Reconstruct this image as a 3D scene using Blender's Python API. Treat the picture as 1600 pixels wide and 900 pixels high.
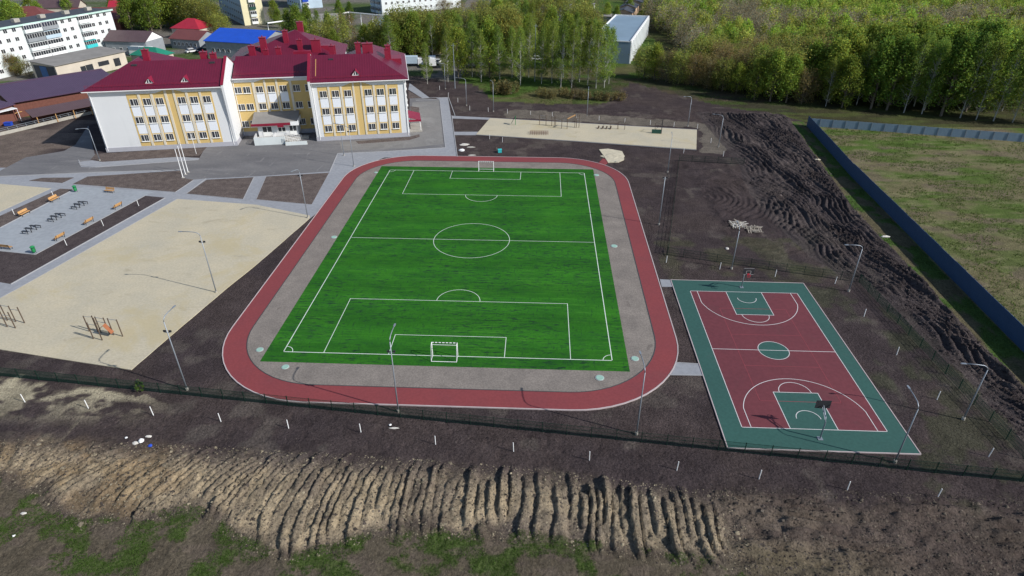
import bpy, math, random
import numpy as np
from mathutils import Vector, Matrix

for o in list(bpy.data.objects): bpy.data.objects.remove(o, do_unlink=True)
SC = bpy.context.scene
COL = SC.collection
R = math.radians

# ------------------------------------------------------------------ camera
F, PITCH, YAW, CX, CY, CH = 984.32, 0.5441, -0.0442, 10.8325, -61.6147, 47.3802
camd = bpy.data.cameras.new('camera'); cam = bpy.data.objects.new('camera', camd); COL.objects.link(cam)
cam.location = (CX, CY, CH); cam.rotation_euler = (math.pi/2-PITCH, 0, -YAW)
camd.sensor_width = 36; camd.lens = F/1600*36; camd.clip_start = 1; camd.clip_end = 6000
SC.camera = cam
# ------------------------------------------------------------------ world, sun, exposure
SUN_EL, SUN_AZ = R(34.5), R(109.0)
SD = Vector((math.sin(SUN_AZ)*math.cos(SUN_EL), math.cos(SUN_AZ)*math.cos(SUN_EL), math.sin(SUN_EL)))
W = bpy.data.worlds.new('World'); SC.world = W; W.use_nodes = True
nt = W.node_tree; bg = nt.nodes['Background']
sky = nt.nodes.new('ShaderNodeTexSky'); sky.sky_type = 'NISHITA'; sky.sun_disc = False
sky.sun_elevation = SUN_EL; sky.sun_rotation = SUN_AZ; sky.altitude = 200; sky.air_density = 1.0; sky.dust_density = 0.6
nt.links.new(sky.outputs[0], bg.inputs[0]); bg.inputs[1].default_value = 0.10
sl = bpy.data.lights.new('sun', 'SUN'); sl.energy = 4.2; sl.angle = R(0.53); sl.color = (1.0, 0.965, 0.91)
so = bpy.data.objects.new('sun', sl); COL.objects.link(so); so.rotation_euler = SD.to_track_quat('Z', 'Y').to_euler()
so.location = (200, -100, 200)
SC.view_settings.view_transform = 'Standard'; SC.view_settings.look = 'None'
SC.view_settings.gamma = 1; SC.view_settings.exposure = 0.27
SC.view_settings.use_curve_mapping = False

# ------------------------------------------------------------------ helpers
FW = np.array([math.sin(YAW)*math.cos(PITCH), math.cos(YAW)*math.cos(PITCH), -math.sin(PITCH)])
RT = np.array([math.cos(YAW), -math.sin(YAW), 0.0]); UP = np.cross(RT, FW); CC = np.array([CX, CY, CH])
def at(px, py, z=0.0):
    """site plan position of a surveyed point: ground position of a photo point lying at height z"""
    d = FW + RT*(px-800)/F - UP*(py-450)/F
    t = (z-CH)/d[2]; p = CC+d*t
    return float(p[0]), float(p[1])
def V3(p, z=0): return Vector((p[0], p[1], z))

_r = random.Random(7)
def tag(o, label=None, cat=None, group=None, kind=None):
    if label: o['label'] = label
    if cat: o['category'] = cat
    if group: o['group'] = group
    if kind: o['kind'] = kind
    return o
def empty(name, loc, rz=0, label=None, cat=None, group=None):
    o = bpy.data.objects.new(name, None); COL.objects.link(o); o.empty_display_size = .3
    o.location = loc; o.rotation_euler = (0, 0, rz); return tag(o, label, cat, group)
def copy_tree(o, parent=None):
    c = o.copy(); COL.objects.link(c)
    if parent: c.parent = parent
    for ch in list(o.children): copy_tree(ch, c)
    return c

class MB:
    def __init__(s): s.v = []; s.f = []; s.m = []
    def add(s, vs, fs, mi=0):
        b = len(s.v); s.v += [tuple(v) for v in vs]; s.f += [tuple(i+b for i in f) for f in fs]; s.m += [mi]*len(fs); return s
    def box(s, x0, y0, z0, x1, y1, z1, mi=0):
        return s.add([(x0,y0,z0),(x1,y0,z0),(x1,y1,z0),(x0,y1,z0),(x0,y0,z1),(x1,y0,z1),(x1,y1,z1),(x0,y1,z1)],
            [(0,3,2,1),(4,5,6,7),(0,1,5,4),(1,2,6,5),(2,3,7,6),(3,0,4,7)], mi)
    def quad(s, a, b, c, d, mi=0): return s.add([a,b,c,d], [(0,1,2,3)], mi)
    def bar(s, a, b, w=.05, h=None, mi=0):
        """rectangular bar from a to b"""
        h = h or w; a = Vector(a); b = Vector(b); d = (b-a).normalized()
        u = Vector((0,0,1)) if abs(d.z) < .95 else Vector((0,1,0))
        r = d.cross(u).normalized()*w/2; u2 = r.cross(d).normalized()*h/2
        vs = [p+q for p in (a, b) for q in (-r-u2, r-u2, r+u2, -r+u2)]
        return s.add(vs, [(0,3,2,1),(4,5,6,7),(0,1,5,4),(1,2,6,5),(2,3,7,6),(3,0,4,7)], mi)
    def tube(s, pts, rad, n=7, mi=0, cap=True):
        pts = [Vector(p) for p in pts]; k = len(pts)
        if not isinstance(rad, (list, tuple)): rad = [rad]*k
        b = len(s.v)
        for i, p in enumerate(pts):
            d = (pts[min(i+1,k-1)]-pts[max(i-1,0)]).normalized()
            u = Vector((0,0,1)) if abs(d.z) < .9 else Vector((1,0,0))
            r = d.cross(u).normalized(); t = d.cross(r).normalized()
            for j in range(n):
                a = 2*math.pi*j/n; s.v.append(tuple(p+(r*math.cos(a)+t*math.sin(a))*rad[i]))
        for i in range(k-1):
            for j in range(n):
                s.f.append((b+i*n+j, b+i*n+(j+1)%n, b+(i+1)*n+(j+1)%n, b+(i+1)*n+j)); s.m.append(mi)
        if cap:
            s.f.append(tuple(b+j for j in range(n))[::-1]); s.m.append(mi)
            s.f.append(tuple(b+(k-1)*n+j for j in range(n))); s.m.append(mi)
        return s
    def prism(s, poly, z0, z1, mi=0):
        n = len(poly); b = [(p[0], p[1], z0) for p in poly]+[(p[0], p[1], z1) for p in poly]
        ar = sum(poly[i][0]*poly[(i+1)%n][1]-poly[(i+1)%n][0]*poly[i][1] for i in range(n))
        f = [tuple(range(n,2*n)) if ar > 0 else tuple(range(2*n-1,n-1,-1))]
        f += [(i,(i+1)%n,n+(i+1)%n,n+i) if ar > 0 else ((i+1)%n,i,n+i,n+(i+1)%n) for i in range(n)]
        return s.add(b, f, mi)
    def build(s, name, mats, parent=None, smooth=False):
        me = bpy.data.meshes.new(name); me.from_pydata(s.v, [], s.f)
        if not isinstance(mats, (list, tuple)): mats = [mats]
        for m in mats: me.materials.append(m)
        if len(mats) > 1: me.polygons.foreach_set('material_index', s.m)
        if smooth: me.polygons.foreach_set('use_smooth', [True]*len(me.polygons))
        me.update(); o = bpy.data.objects.new(name, me); COL.objects.link(o)
        if parent: o.parent = parent
        return o

# ------------------------------------------------------------------ materials
def lin(r, g, b):
    f = lambda c: (c/255/12.92) if c/255 <= .04045 else ((c/255+.055)/1.055)**2.4
    return (f(r), f(g), f(b))
def mat(name, col, rough=.8, var=.12, scale=1.0, metal=0, spec=.3, col2=None, bump=0, bscale=None, coat=0, stretch=None, fine=0, famp=.07):
    m = bpy.data.materials.new(name); m.use_nodes = True; n = m.node_tree.nodes; l = m.node_tree.links
    p = n['Principled BSDF']; p.inputs['Roughness'].default_value = rough; p.inputs['Metallic'].default_value = metal
    p.inputs['Specular IOR Level'].default_value = spec
    if coat: p.inputs['Coat Weight'].default_value = coat; p.inputs['Coat Roughness'].default_value = .15
    tc = n.new('ShaderNodeTexCoord'); src = tc.outputs['Object']
    if stretch:
        mp = n.new('ShaderNodeMapping'); mp.inputs['Scale'].default_value = stretch; l.new(src, mp.inputs[0]); src = mp.outputs[0]
    nz = n.new('ShaderNodeTexNoise'); nz.inputs['Scale'].default_value = scale; nz.inputs['Detail'].default_value = 6; nz.inputs['Roughness'].default_value = .65
    l.new(src, nz.inputs['Vector'])
    mr = n.new('ShaderNodeMapRange'); mr.inputs[1].default_value = .3; mr.inputs[2].default_value = .7
    l.new(nz.outputs[0], mr.inputs[0])
    mx = n.new('ShaderNodeMix'); mx.data_type = 'RGBA'
    c2 = col2 or tuple(c*(1-var) for c in col); c1 = col if col2 else tuple(min(1, c*(1+var)) for c in col)
    mx.inputs[6].default_value = (*c1, 1); mx.inputs[7].default_value = (*c2, 1); l.new(mr.outputs[0], mx.inputs[0])
    out = mx.outputs[2]
    if fine:
        n2 = n.new('ShaderNodeTexNoise'); n2.inputs['Scale'].default_value = scale*fine; n2.inputs['Detail'].default_value = 4
        l.new(tc.outputs['Object'], n2.inputs['Vector'])
        m2 = n.new('ShaderNodeMapRange'); m2.inputs[1].default_value = .35; m2.inputs[2].default_value = .65; m2.inputs[3].default_value = 1-famp; m2.inputs[4].default_value = 1+famp
        l.new(n2.outputs[0], m2.inputs[0])
        mm = n.new('ShaderNodeVectorMath'); mm.operation = 'SCALE'; l.new(out, mm.inputs[0]); l.new(m2.outputs[0], mm.inputs[3]); out = mm.outputs[0]
    l.new(out, p.inputs['Base Color'])
    if bump:
        b = n.new('ShaderNodeBump'); b.inputs['Strength'].default_value = 1; b.inputs['Distance'].default_value = bump
        n3 = n.new('ShaderNodeTexNoise'); n3.inputs['Scale'].default_value = bscale or scale*4; n3.inputs['Detail'].default_value = 5
        l.new(tc.outputs['Object'], n3.inputs['Vector']); l.new(n3.outputs[0], b.inputs['Height']); l.new(b.outputs[0], p.inputs['Normal'])
    return m
def ribbed(name, col, axis=0, period=.45, rough=.45, spec=.5, depth=.03, amt=.3):
    """sheet metal with ribs along one object axis"""
    m = mat(name, col, rough, .10, .35, spec=spec); n = m.node_tree.nodes; l = m.node_tree.links; p = n['Principled BSDF']
    tc = [x for x in n if x.type == 'TEX_COORD'][0]; sx = n.new('ShaderNodeSeparateXYZ'); l.new(tc.outputs['Object'], sx.inputs[0])
    mu = n.new('ShaderNodeMath'); mu.operation = 'MULTIPLY'; mu.inputs[1].default_value = 1/period; l.new(sx.outputs[axis], mu.inputs[0])
    fr = n.new('ShaderNodeMath'); fr.operation = 'PINGPONG'; fr.inputs[1].default_value = .5; l.new(mu.outputs[0], fr.inputs[0])
    mr = n.new('ShaderNodeMapRange'); mr.inputs[1].default_value = .0; mr.inputs[2].default_value = .14; l.new(fr.outputs[0], mr.inputs[0])
    b = n.new('ShaderNodeBump'); b.inputs['Distance'].default_value = depth; b.inputs['Strength'].default_value = 1; b.invert = True
    l.new(mr.outputs[0], b.inputs['Height']); l.new(b.outputs[0], p.inputs['Normal'])
    return m

M = {}
M['sand'] = mat('pale sand', (.50,.44,.32), .95, .10, .16, fine=22, bump=.015, bscale=4, spec=.1, col2=(.42,.385,.30))
def stain(m, scl, lo, hi, c, sc=(1,1,1), amt=.5):
    n = m.node_tree.nodes; l = m.node_tree.links; p = n['Principled BSDF']; base = p.inputs['Base Color'].links[0].from_socket
    tc = [x for x in n if x.type == 'TEX_COORD'][0]; mp = n.new('ShaderNodeMapping'); mp.inputs['Scale'].default_value = sc; l.new(tc.outputs['Object'], mp.inputs[0])
    z = n.new('ShaderNodeTexNoise'); z.inputs['Scale'].default_value = scl; z.inputs['Detail'].default_value = 9; z.inputs['Roughness'].default_value = .7; z.inputs['Distortion'].default_value = .6; l.new(mp.outputs[0], z.inputs['Vector'])
    r = n.new('ShaderNodeMapRange'); r.inputs[1].default_value = lo; r.inputs[2].default_value = hi; r.inputs[4].default_value = amt; l.new(z.outputs[0], r.inputs[0])
    mx = n.new('ShaderNodeMix'); mx.data_type = 'RGBA'; l.new(r.outputs[0], mx.inputs[0]); l.new(base, mx.inputs[6]); mx.inputs[7].default_value = (*c, 1); l.new(mx.outputs[2], p.inputs['Base Color'])
stain(M['sand'], .25, .58, .70, (.30,.26,.18), (.5,1.4,1), .55); stain(M['sand'], .06, .52, .62, (.44,.37,.22), (1,1,1), .6)
M['gravel'] = mat('grey brown gravel', (.245,.215,.190), .95, .2, .3, fine=18, famp=.16, spec=.1, col2=(.170,.150,.135), bump=.02, bscale=6)
M['paving'] = mat('grey paving', (.29,.30,.325), .85, .08, .12, fine=14, spec=.2, col2=(.25,.258,.28))
M['asphalt'] = mat('asphalt', (.175,.170,.172), .85, .2, .12, fine=18, spec=.25, col2=(.115,.113,.12), stretch=(.6,1.6,1))
M['asphalt2'] = mat('light asphalt', (.215,.205,.195), .85, .2, .2, fine=12, spec=.25, col2=(.17,.165,.16))
M['bed'] = mat('brown bed soil', (.150,.122,.110), .97, .2, .7, fine=9, famp=.3, spec=.05, col2=(.080,.064,.060), bump=.08, bscale=4)
M['bed_dark'] = mat('dark bed soil', (.085,.069,.068), .97, .2, .7, fine=9, famp=.3, spec=.05, col2=(.050,.040,.042), bump=.08, bscale=4)
M['kerb'] = mat('kerb stone', (.33,.33,.34), .8, .1, 1)
M['kerb_track'] = mat('pale track kerb', (.45,.38,.38), .8, .1, 1)
M['kerb_dark'] = mat('dark inner kerb', (.06,.06,.065), .8, .1, 1)
stain(M['paving'], .3, .55, .7, (.36,.37,.39), (1,1,1), .5); stain(M['asphalt'], .15, .55, .68, (.25,.24,.24), (.35,1.8,1), .6); stain(M['asphalt'], .4, .60, .68, (.32,.31,.30), (1.5,.4,1), .4)
stain(M['gravel'], .5, .62, .70, (.07,.06,.055), (1,1,1), .5); stain(M['asphalt2'], .2, .52, .66, (.28,.27,.26), (1,1,1), .6)
M['white_line'] = mat('white line paint', (.62,.68,.62), .7, .12, .8)
M['court_line'] = mat('white court paint', (.62,.60,.60), .6, .08, 2)
M['red_line'] = mat('faint red line paint', (.24,.05,.06), .6, .1, 1)
M['track'] = mat('red rubber track', (.235,.050,.052), .75, .1, .12, fine=30, spec=.25, col2=(.190,.046,.052))
M['court_red'] = mat('dark red court', (.150,.038,.046), .75, .1, .1, fine=20, spec=.25, col2=(.120,.033,.042))
M['court_green'] = mat('green court', (.033,.098,.083), .75, .1, .1, fine=30, spec=.25, col2=(.030,.085,.074))
M['white'] = mat('white paint', (.8,.8,.8), .5, .03, 1)
M['wall_white'] = mat('white render', (.66,.67,.68), .85, .03, .2)
M['wall_yellow'] = mat('yellow render', (.60,.43,.17), .85, .03, .3)
M['pilaster'] = mat('beige render', (.62,.57,.47), .85, .03, .3)
M['panel'] = mat('white spandrel', (.74,.77,.82), .6, .02, .3)
M['plinth'] = mat('grey plinth', (.40,.40,.44), .8, .06, .4)
M['pvc'] = mat('white pvc', (.8,.8,.78), .4, .02, 1)
M['glass'] = mat('dark window glass', (.035,.038,.045), .08, .3, .4, spec=.6)
M['roof'] = ribbed('crimson sheet roof', (.118,.010,.030), 0, .55, .42, .45)
M['roof_y'] = ribbed('crimson sheet roof side', (.118,.010,.030), 1, .55, .42, .45)
M['crimson'] = mat('crimson metal', (.22,.012,.035), .4, .08, .6, spec=.45)
M['steel'] = mat('galvanised steel', (.27,.30,.34), .45, .08, 1, metal=.35)
M['dark_steel'] = mat('dark steel', (.035,.035,.04), .5, .1, 1)
M['brown_steel'] = mat('brown painted steel', (.09,.062,.045), .6, .1, 1)
M['green_steel'] = mat('dark green steel', (.02,.075,.055), .5, .1, 1)
M['fence_green'] = mat('dark green fence coating', (.010,.032,.022), .6, .1, 1, spec=.2)
M['bench_wood'] = mat('orange wood', (.50,.28,.11), .6, .12, 3)
M['orange'] = mat('orange red paint', (.30,.11,.05), .6, .1, 2)
M['green_bin'] = mat('green plastic', (.02,.22,.07), .5, .08, 1)
M['hatch'] = mat('pale turquoise cover', (.28,.45,.38), .7, .1, 3)
M['concrete'] = mat('concrete', (.36,.34,.30), .9, .12, .6, fine=5)
M['stone_pale'] = mat('pale debris', (.6,.57,.52), .9, .2, 3)
M['bluefence'] = ribbed('blue grey profiled sheet', (.028,.066,.15), 0, .2, .5, .4, .03)
M['dark_roof'] = mat('dark slate roof', (.055,.06,.075), .7, .15, .3)
M['purple_roof'] = ribbed('plum sheet roof', (.075,.040,.075), 0, .5, .4, .5)
M['brown_roof'] = ribbed('brown sheet roof', (.095,.06,.065), 0, .5, .5, .4)
M['redbrown_roof'] = ribbed('red brown sheet roof', (.16,.05,.045), 0, .5, .5, .4)
M['red_roof'] = ribbed('red sheet roof', (.35,.02,.04), 0, .5, .5, .4)
M['blue_roof'] = ribbed('bright blue sheet roof', (.01,.075,.50), 0, .5, .4, .4)
M['green_roof'] = ribbed('green sheet roof', (.015,.19,.12), 0, .5, .5, .4)
M['grey_roof'] = mat('grey bitumen roof', (.22,.21,.20), .9, .15, .3, fine=4)
M['paleblue_roof'] = mat('pale blue metal roof', (.20,.28,.36), .55, .1, .1)
M['brick'] = mat('red brown brick', (.15,.06,.045), .9, .2, 2)
M['yellow_wall'] = mat('pale yellow wall', (.55,.47,.24), .9, .1, .5)
M['beige_wall'] = mat('beige wall', (.52,.46,.38), .9, .12, .3)
M['grey_wall'] = mat('grey wall', (.25,.27,.29), .9, .12, .5)
M['peach_wall'] = mat('peach wall', (.55,.38,.27), .9, .1, .5)
M['apt_white'] = mat('white panel wall', (.62,.66,.66), .85, .08, .3)
M['apt_blue'] = mat('pale blue panel wall', (.42,.52,.60), .85, .1, .3)
M['apt_yellow'] = mat('cream panel wall', (.70,.64,.42), .85, .06, .3)
M['tyre'] = mat('black rubber', (.02,.02,.02), .8, .1, 1)
M['blue'] = mat('blue plastic', (.02,.07,.45), .5, .1, 1)
M['turquoise'] = mat('turquoise plastic', (.05,.50,.52), .5, .1, 1)
M['wood_grey'] = mat('weathered wood', (.34,.30,.25), .9, .25, 2)
M['claypile'] = mat('pale clay', (.50,.45,.34), .95, .15, 1, fine=4, bump=.08, bscale=2)
M['bark'] = mat('grey bark', (.16,.13,.10), .9, .2, 2)
M['birch'] = mat('white birch bark', (.36,.35,.32), .8, .35, 3)
def leafmat(name, trans=.5):
    m = bpy.data.materials.new(name); m.use_nodes = True; n = m.node_tree.nodes; l = m.node_tree.links; p = n['Principled BSDF']
    a = n.new('ShaderNodeAttribute'); a.attribute_name = 'col'; oi = n.new('ShaderNodeObjectInfo')
    hs = n.new('ShaderNodeHueSaturation'); l.new(a.outputs['Color'], hs.inputs['Color'])
    mr = n.new('ShaderNodeMapRange'); mr.inputs[3].default_value = .485; mr.inputs[4].default_value = .515; l.new(oi.outputs['Random'], mr.inputs[0]); l.new(mr.outputs[0], hs.inputs['Hue'])
    m2 = n.new('ShaderNodeMath'); m2.operation = 'MULTIPLY'; m2.inputs[1].default_value = 7.31; l.new(oi.outputs['Random'], m2.inputs[0])
    m3 = n.new('ShaderNodeMath'); m3.operation = 'FRACT'; l.new(m2.outputs[0], m3.inputs[0])
    m4 = n.new('ShaderNodeMapRange'); m4.inputs[3].default_value = .8; m4.inputs[4].default_value = 1.2; l.new(m3.outputs[0], m4.inputs[0]); l.new(m4.outputs[0], hs.inputs['Value'])
    l.new(hs.outputs[0], p.inputs['Base Color']); p.inputs['Roughness'].default_value = .7; p.inputs['Specular IOR Level'].default_value = .2
    t = n.new('ShaderNodeBsdfTranslucent'); l.new(hs.outputs[0], t.inputs[0]); ms = n.new('ShaderNodeMixShader'); ms.inputs[0].default_value = trans
    l.new(p.outputs[0], ms.inputs[1]); l.new(t.outputs[0], ms.inputs[2]); l.new(ms.outputs[0], n['Material Output'].inputs[0])
    return m
M['leaf'] = leafmat('spring leaves')
stain(M['track'], .25, .60, .72, (.17,.06,.06), (1,1,1), .5); stain(M['court_red'], .2, .57, .72, (.11,.05,.05), (1,1,1), .45); stain(M['court_green'], .25, .57, .72, (.06,.085,.08), (1,1,1), .4)
stain(M['wall_white'], .3, .60, .75, (.52,.53,.54), (1,1,.3), .5)
def turfmat():
    m = mat('artificial turf', (.032,.160,.012), .9, .1, .22, spec=.1, col2=(.015,.088,.011), stretch=(.5,1.6,1), fine=18, famp=.1)
    n = m.node_tree.nodes; l = m.node_tree.links; p = n['Principled BSDF']; base = p.inputs['Base Color'].links[0].from_socket
    tc = [x for x in n if x.type == 'TEX_COORD'][0]
    def streak(sc, nscale, lo, hi, seed):
        mp = n.new('ShaderNodeMapping'); mp.inputs['Scale'].default_value = sc; mp.inputs['Location'].default_value = (seed, seed*2, 0); l.new(tc.outputs['Object'], mp.inputs[0])
        z = n.new('ShaderNodeTexNoise'); z.inputs['Scale'].default_value = nscale; z.inputs['Detail'].default_value = 8; z.inputs['Roughness'].default_value = .7; l.new(mp.outputs[0], z.inputs['Vector'])
        r = n.new('ShaderNodeMapRange'); r.inputs[1].default_value = lo; r.inputs[2].default_value = hi; l.new(z.outputs[0], r.inputs[0]); return r.outputs[0]
    a = streak((.6,2.8,1), 1.1, .52, .60, 3); b = streak((.09,.12,1), 1, .38, .52, 11)
    c = streak((3,.7,1), 1.0, .565, .65, 5)
    mu = n.new('ShaderNodeMath'); mu.operation = 'MULTIPLY'; l.new(a, mu.inputs[0]); l.new(b, mu.inputs[1])
    ad = n.new('ShaderNodeMath'); ad.operation = 'MAXIMUM'; l.new(mu.outputs[0], ad.inputs[0])
    m5 = n.new('ShaderNodeMath'); m5.operation = 'MULTIPLY'; m5.inputs[1].default_value = .75; l.new(c, m5.inputs[0]); l.new(m5.outputs[0], ad.inputs[1])
    mx = n.new('ShaderNodeMix'); mx.data_type = 'RGBA'; l.new(ad.outputs[0], mx.inputs[0]); l.new(base, mx.inputs[6]); mx.inputs[7].default_value = (.012,.040,.020,1)
    # lighter brushed streaks, and the joints and alternating pile of the turf rolls
    e_ = streak((.3,3.2,1), .8, .50, .68, 23); f_ = streak((.11,.09,1), 1, .42, .6, 31)
    mu2 = n.new('ShaderNodeMath'); mu2.operation = 'MULTIPLY'; l.new(e_, mu2.inputs[0]); l.new(f_, mu2.inputs[1])
    mu3 = n.new('ShaderNodeMath'); mu3.operation = 'MULTIPLY'; mu3.inputs[1].default_value = .8; l.new(mu2.outputs[0], mu3.inputs[0])
    mx2 = n.new('ShaderNodeMix'); mx2.data_type = 'RGBA'; l.new(mu3.outputs[0], mx2.inputs[0]); l.new(mx.outputs[2], mx2.inputs[6]); mx2.inputs[7].default_value = (.060,.215,.022,1)
    sx = n.new('ShaderNodeSeparateXYZ'); l.new(tc.outputs['Object'], sx.inputs[0]); dv = n.new('ShaderNodeMath'); dv.operation = 'MULTIPLY'; dv.inputs[1].default_value = .25; l.new(sx.outputs[1], dv.inputs[0])
    pp = n.new('ShaderNodeMath'); pp.operation = 'PINGPONG'; pp.inputs[1].default_value = 1; l.new(dv.outputs[0], pp.inputs[0])
    st_ = n.new('ShaderNodeMapRange'); st_.inputs[1].default_value = .45; st_.inputs[2].default_value = .55; st_.inputs[3].default_value = .94; st_.inputs[4].default_value = 1.06; l.new(pp.outputs[0], st_.inputs[0])
    p2_ = n.new('ShaderNodeMath'); p2_.operation = 'PINGPONG'; p2_.inputs[1].default_value = .5; l.new(dv.outputs[0], p2_.inputs[0])
    se = n.new('ShaderNodeMapRange'); se.inputs[1].default_value = 0; se.inputs[2].default_value = .02; se.inputs[3].default_value = .72; se.inputs[4].default_value = 1; l.new(p2_.outputs[0], se.inputs[0])
    mm = n.new('ShaderNodeMath'); mm.operation = 'MULTIPLY'; l.new(st_.outputs[0], mm.inputs[0]); l.new(se.outputs[0], mm.inputs[1])
    vs_ = n.new('ShaderNodeVectorMath'); vs_.operation = 'SCALE'; l.new(mx2.outputs[2], vs_.inputs[0]); l.new(mm.outputs[0], vs_.inputs[3])
    l.new(vs_.outputs[0], p.inputs['Base Color']); return m
M['turf'] = turfmat()
def groundmat():
    m = bpy.data.materials.new('open ground'); m.use_nodes = True; n = m.node_tree.nodes; l = m.node_tree.links; p = n['Principled BSDF']
    p.inputs['Roughness'].default_value = .97; p.inputs['Specular IOR Level'].default_value = .05
    a = n.new('ShaderNodeAttribute'); a.attribute_name = 'col'; tc = n.new('ShaderNodeTexCoord')
    def nz(s, d, lo, hi, a0, a1):
        z = n.new('ShaderNodeTexNoise'); z.inputs['Scale'].default_value = s; z.inputs['Detail'].default_value = d; z.inputs['Roughness'].default_value = .7
        l.new(tc.outputs['Object'], z.inputs['Vector']); r = n.new('ShaderNodeMapRange')
        r.inputs[1].default_value = lo; r.inputs[2].default_value = hi; r.inputs[3].default_value = a0; r.inputs[4].default_value = a1; l.new(z.outputs[0], r.inputs[0]); return z, r.outputs[0]
    z1, f1 = nz(.35, 6, .3, .7, .72, 1.28); z2, f2 = nz(4.0, 5, .32, .68, .62, 1.38)
    v1 = n.new('ShaderNodeVectorMath'); v1.operation = 'SCALE'; l.new(a.outputs['Color'], v1.inputs[0]); l.new(f1, v1.inputs[3])
    v2 = n.new('ShaderNodeVectorMath'); v2.operation = 'SCALE'; l.new(v1.outputs[0], v2.inputs[0]); l.new(f2, v2.inputs[3])
    l.new(v2.outputs[0], p.inputs['Base Color'])
    b = n.new('ShaderNodeBump'); b.inputs['Distance'].default_value = .30; b.inputs['Strength'].default_value = 1
    z3, _ = nz(3.6, 8, 0, 1, 0, 1); l.new(z3.outputs[0], b.inputs['Height']); l.new(b.outputs[0], p.inputs['Normal'])
    return m
M['ground'] = groundmat()

# ------------------------------------------------------------------ numpy noise
def _h(ix, iy, s):
    n = (ix.astype(np.int64)*374761393 + iy.astype(np.int64)*668265263 + s*1274126177) & 0xffffffff
    n = ((n ^ (n >> 13))*1274126177) & 0xffffffff
    return ((n ^ (n >> 16)) & 0xffff)/65535.0
def vn(x, y, s=0):
    x = np.asarray(x, float); y = np.asarray(y, float)
    ix = np.floor(x); iy = np.floor(y); fx = x-ix; fy = y-iy; fx = fx*fx*(3-2*fx); fy = fy*fy*(3-2*fy)
    a = _h(ix, iy, s); b = _h(ix+1, iy, s); c = _h(ix, iy+1, s); d = _h(ix+1, iy+1, s)
    return (a*(1-fx)+b*fx)*(1-fy)+(c*(1-fx)+d*fx)*fy
def fbm(x, y, s=0, o=4):
    t = 0; a = .5; n = 0
    for i in range(o): t = t+a*vn(x*2**i, y*2**i, s+i*17); n += a; a *= .5
    return t/n
def sst(a, b, x): t = np.clip((x-a)/(b-a), 0, 1); return t*t*(3-2*t)
def inpoly(X, Y, P):
    c = np.zeros(X.shape, bool); n = len(P)
    for i in range(n):
        x0, y0 = P[i]; x1, y1 = P[(i+1) % n]
        if y0 == y1: continue
        c ^= ((y0 > Y) != (y1 > Y)) & (X < (x1-x0)*(Y-y0)/(y1-y0)+x0)
    return c

# ------------------------------------------------------------------ ground sheet
def axis(segs):
    out = [segs[0][0]]
    for a, b, n in segs: out += list(np.linspace(a, b, n+1)[1:])
    return np.array(out)
def geo(a, b, n, r):
    w = np.array([r**i for i in range(n)]); w = w/w.sum()*(b-a); return list(a+np.cumsum(w))
xs = [-56-(v) for v in geo(0, 1150, 55, 1.09)][::-1] + list(np.linspace(-56, -44, 50)) + list(np.linspace(-44, 29, 500)[1:]) + list(np.linspace(29, 60, 130)[1:]) + list(np.linspace(60, 80, 95)[1:]) + [80+v for v in geo(0, 1120, 55, 1.09)]
ys = [-34-v for v in geo(0, 200, 14, 1.3)][::-1] + list(np.linspace(-34, -8, 140)) + list(np.linspace(-8, 20, 45)[1:]) + list(np.linspace(20, 112, 270)[1:]) + [112+v for v in geo(0, 1700, 70, 1.07)]
X, Y = np.meshgrid(np.array(xs), np.array(ys))
bandT = lambda x: np.interp(x, [-60,-45,-24,-4,9,15,26,40], [-15,-15.5,-16.4,-17.3,-18,-18.5,-20,-21])
bandB = lambda x: np.interp(x, [-60,-42,-36,-30,-26,-20,-15,-10,-2,10,20,28,40], [-20.2,-20.6,-22.2,-25.6,-25.2,-23.2,-26.5,-28.2,-25.2,-25.1,-26.5,-27.1,-26.8])
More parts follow.
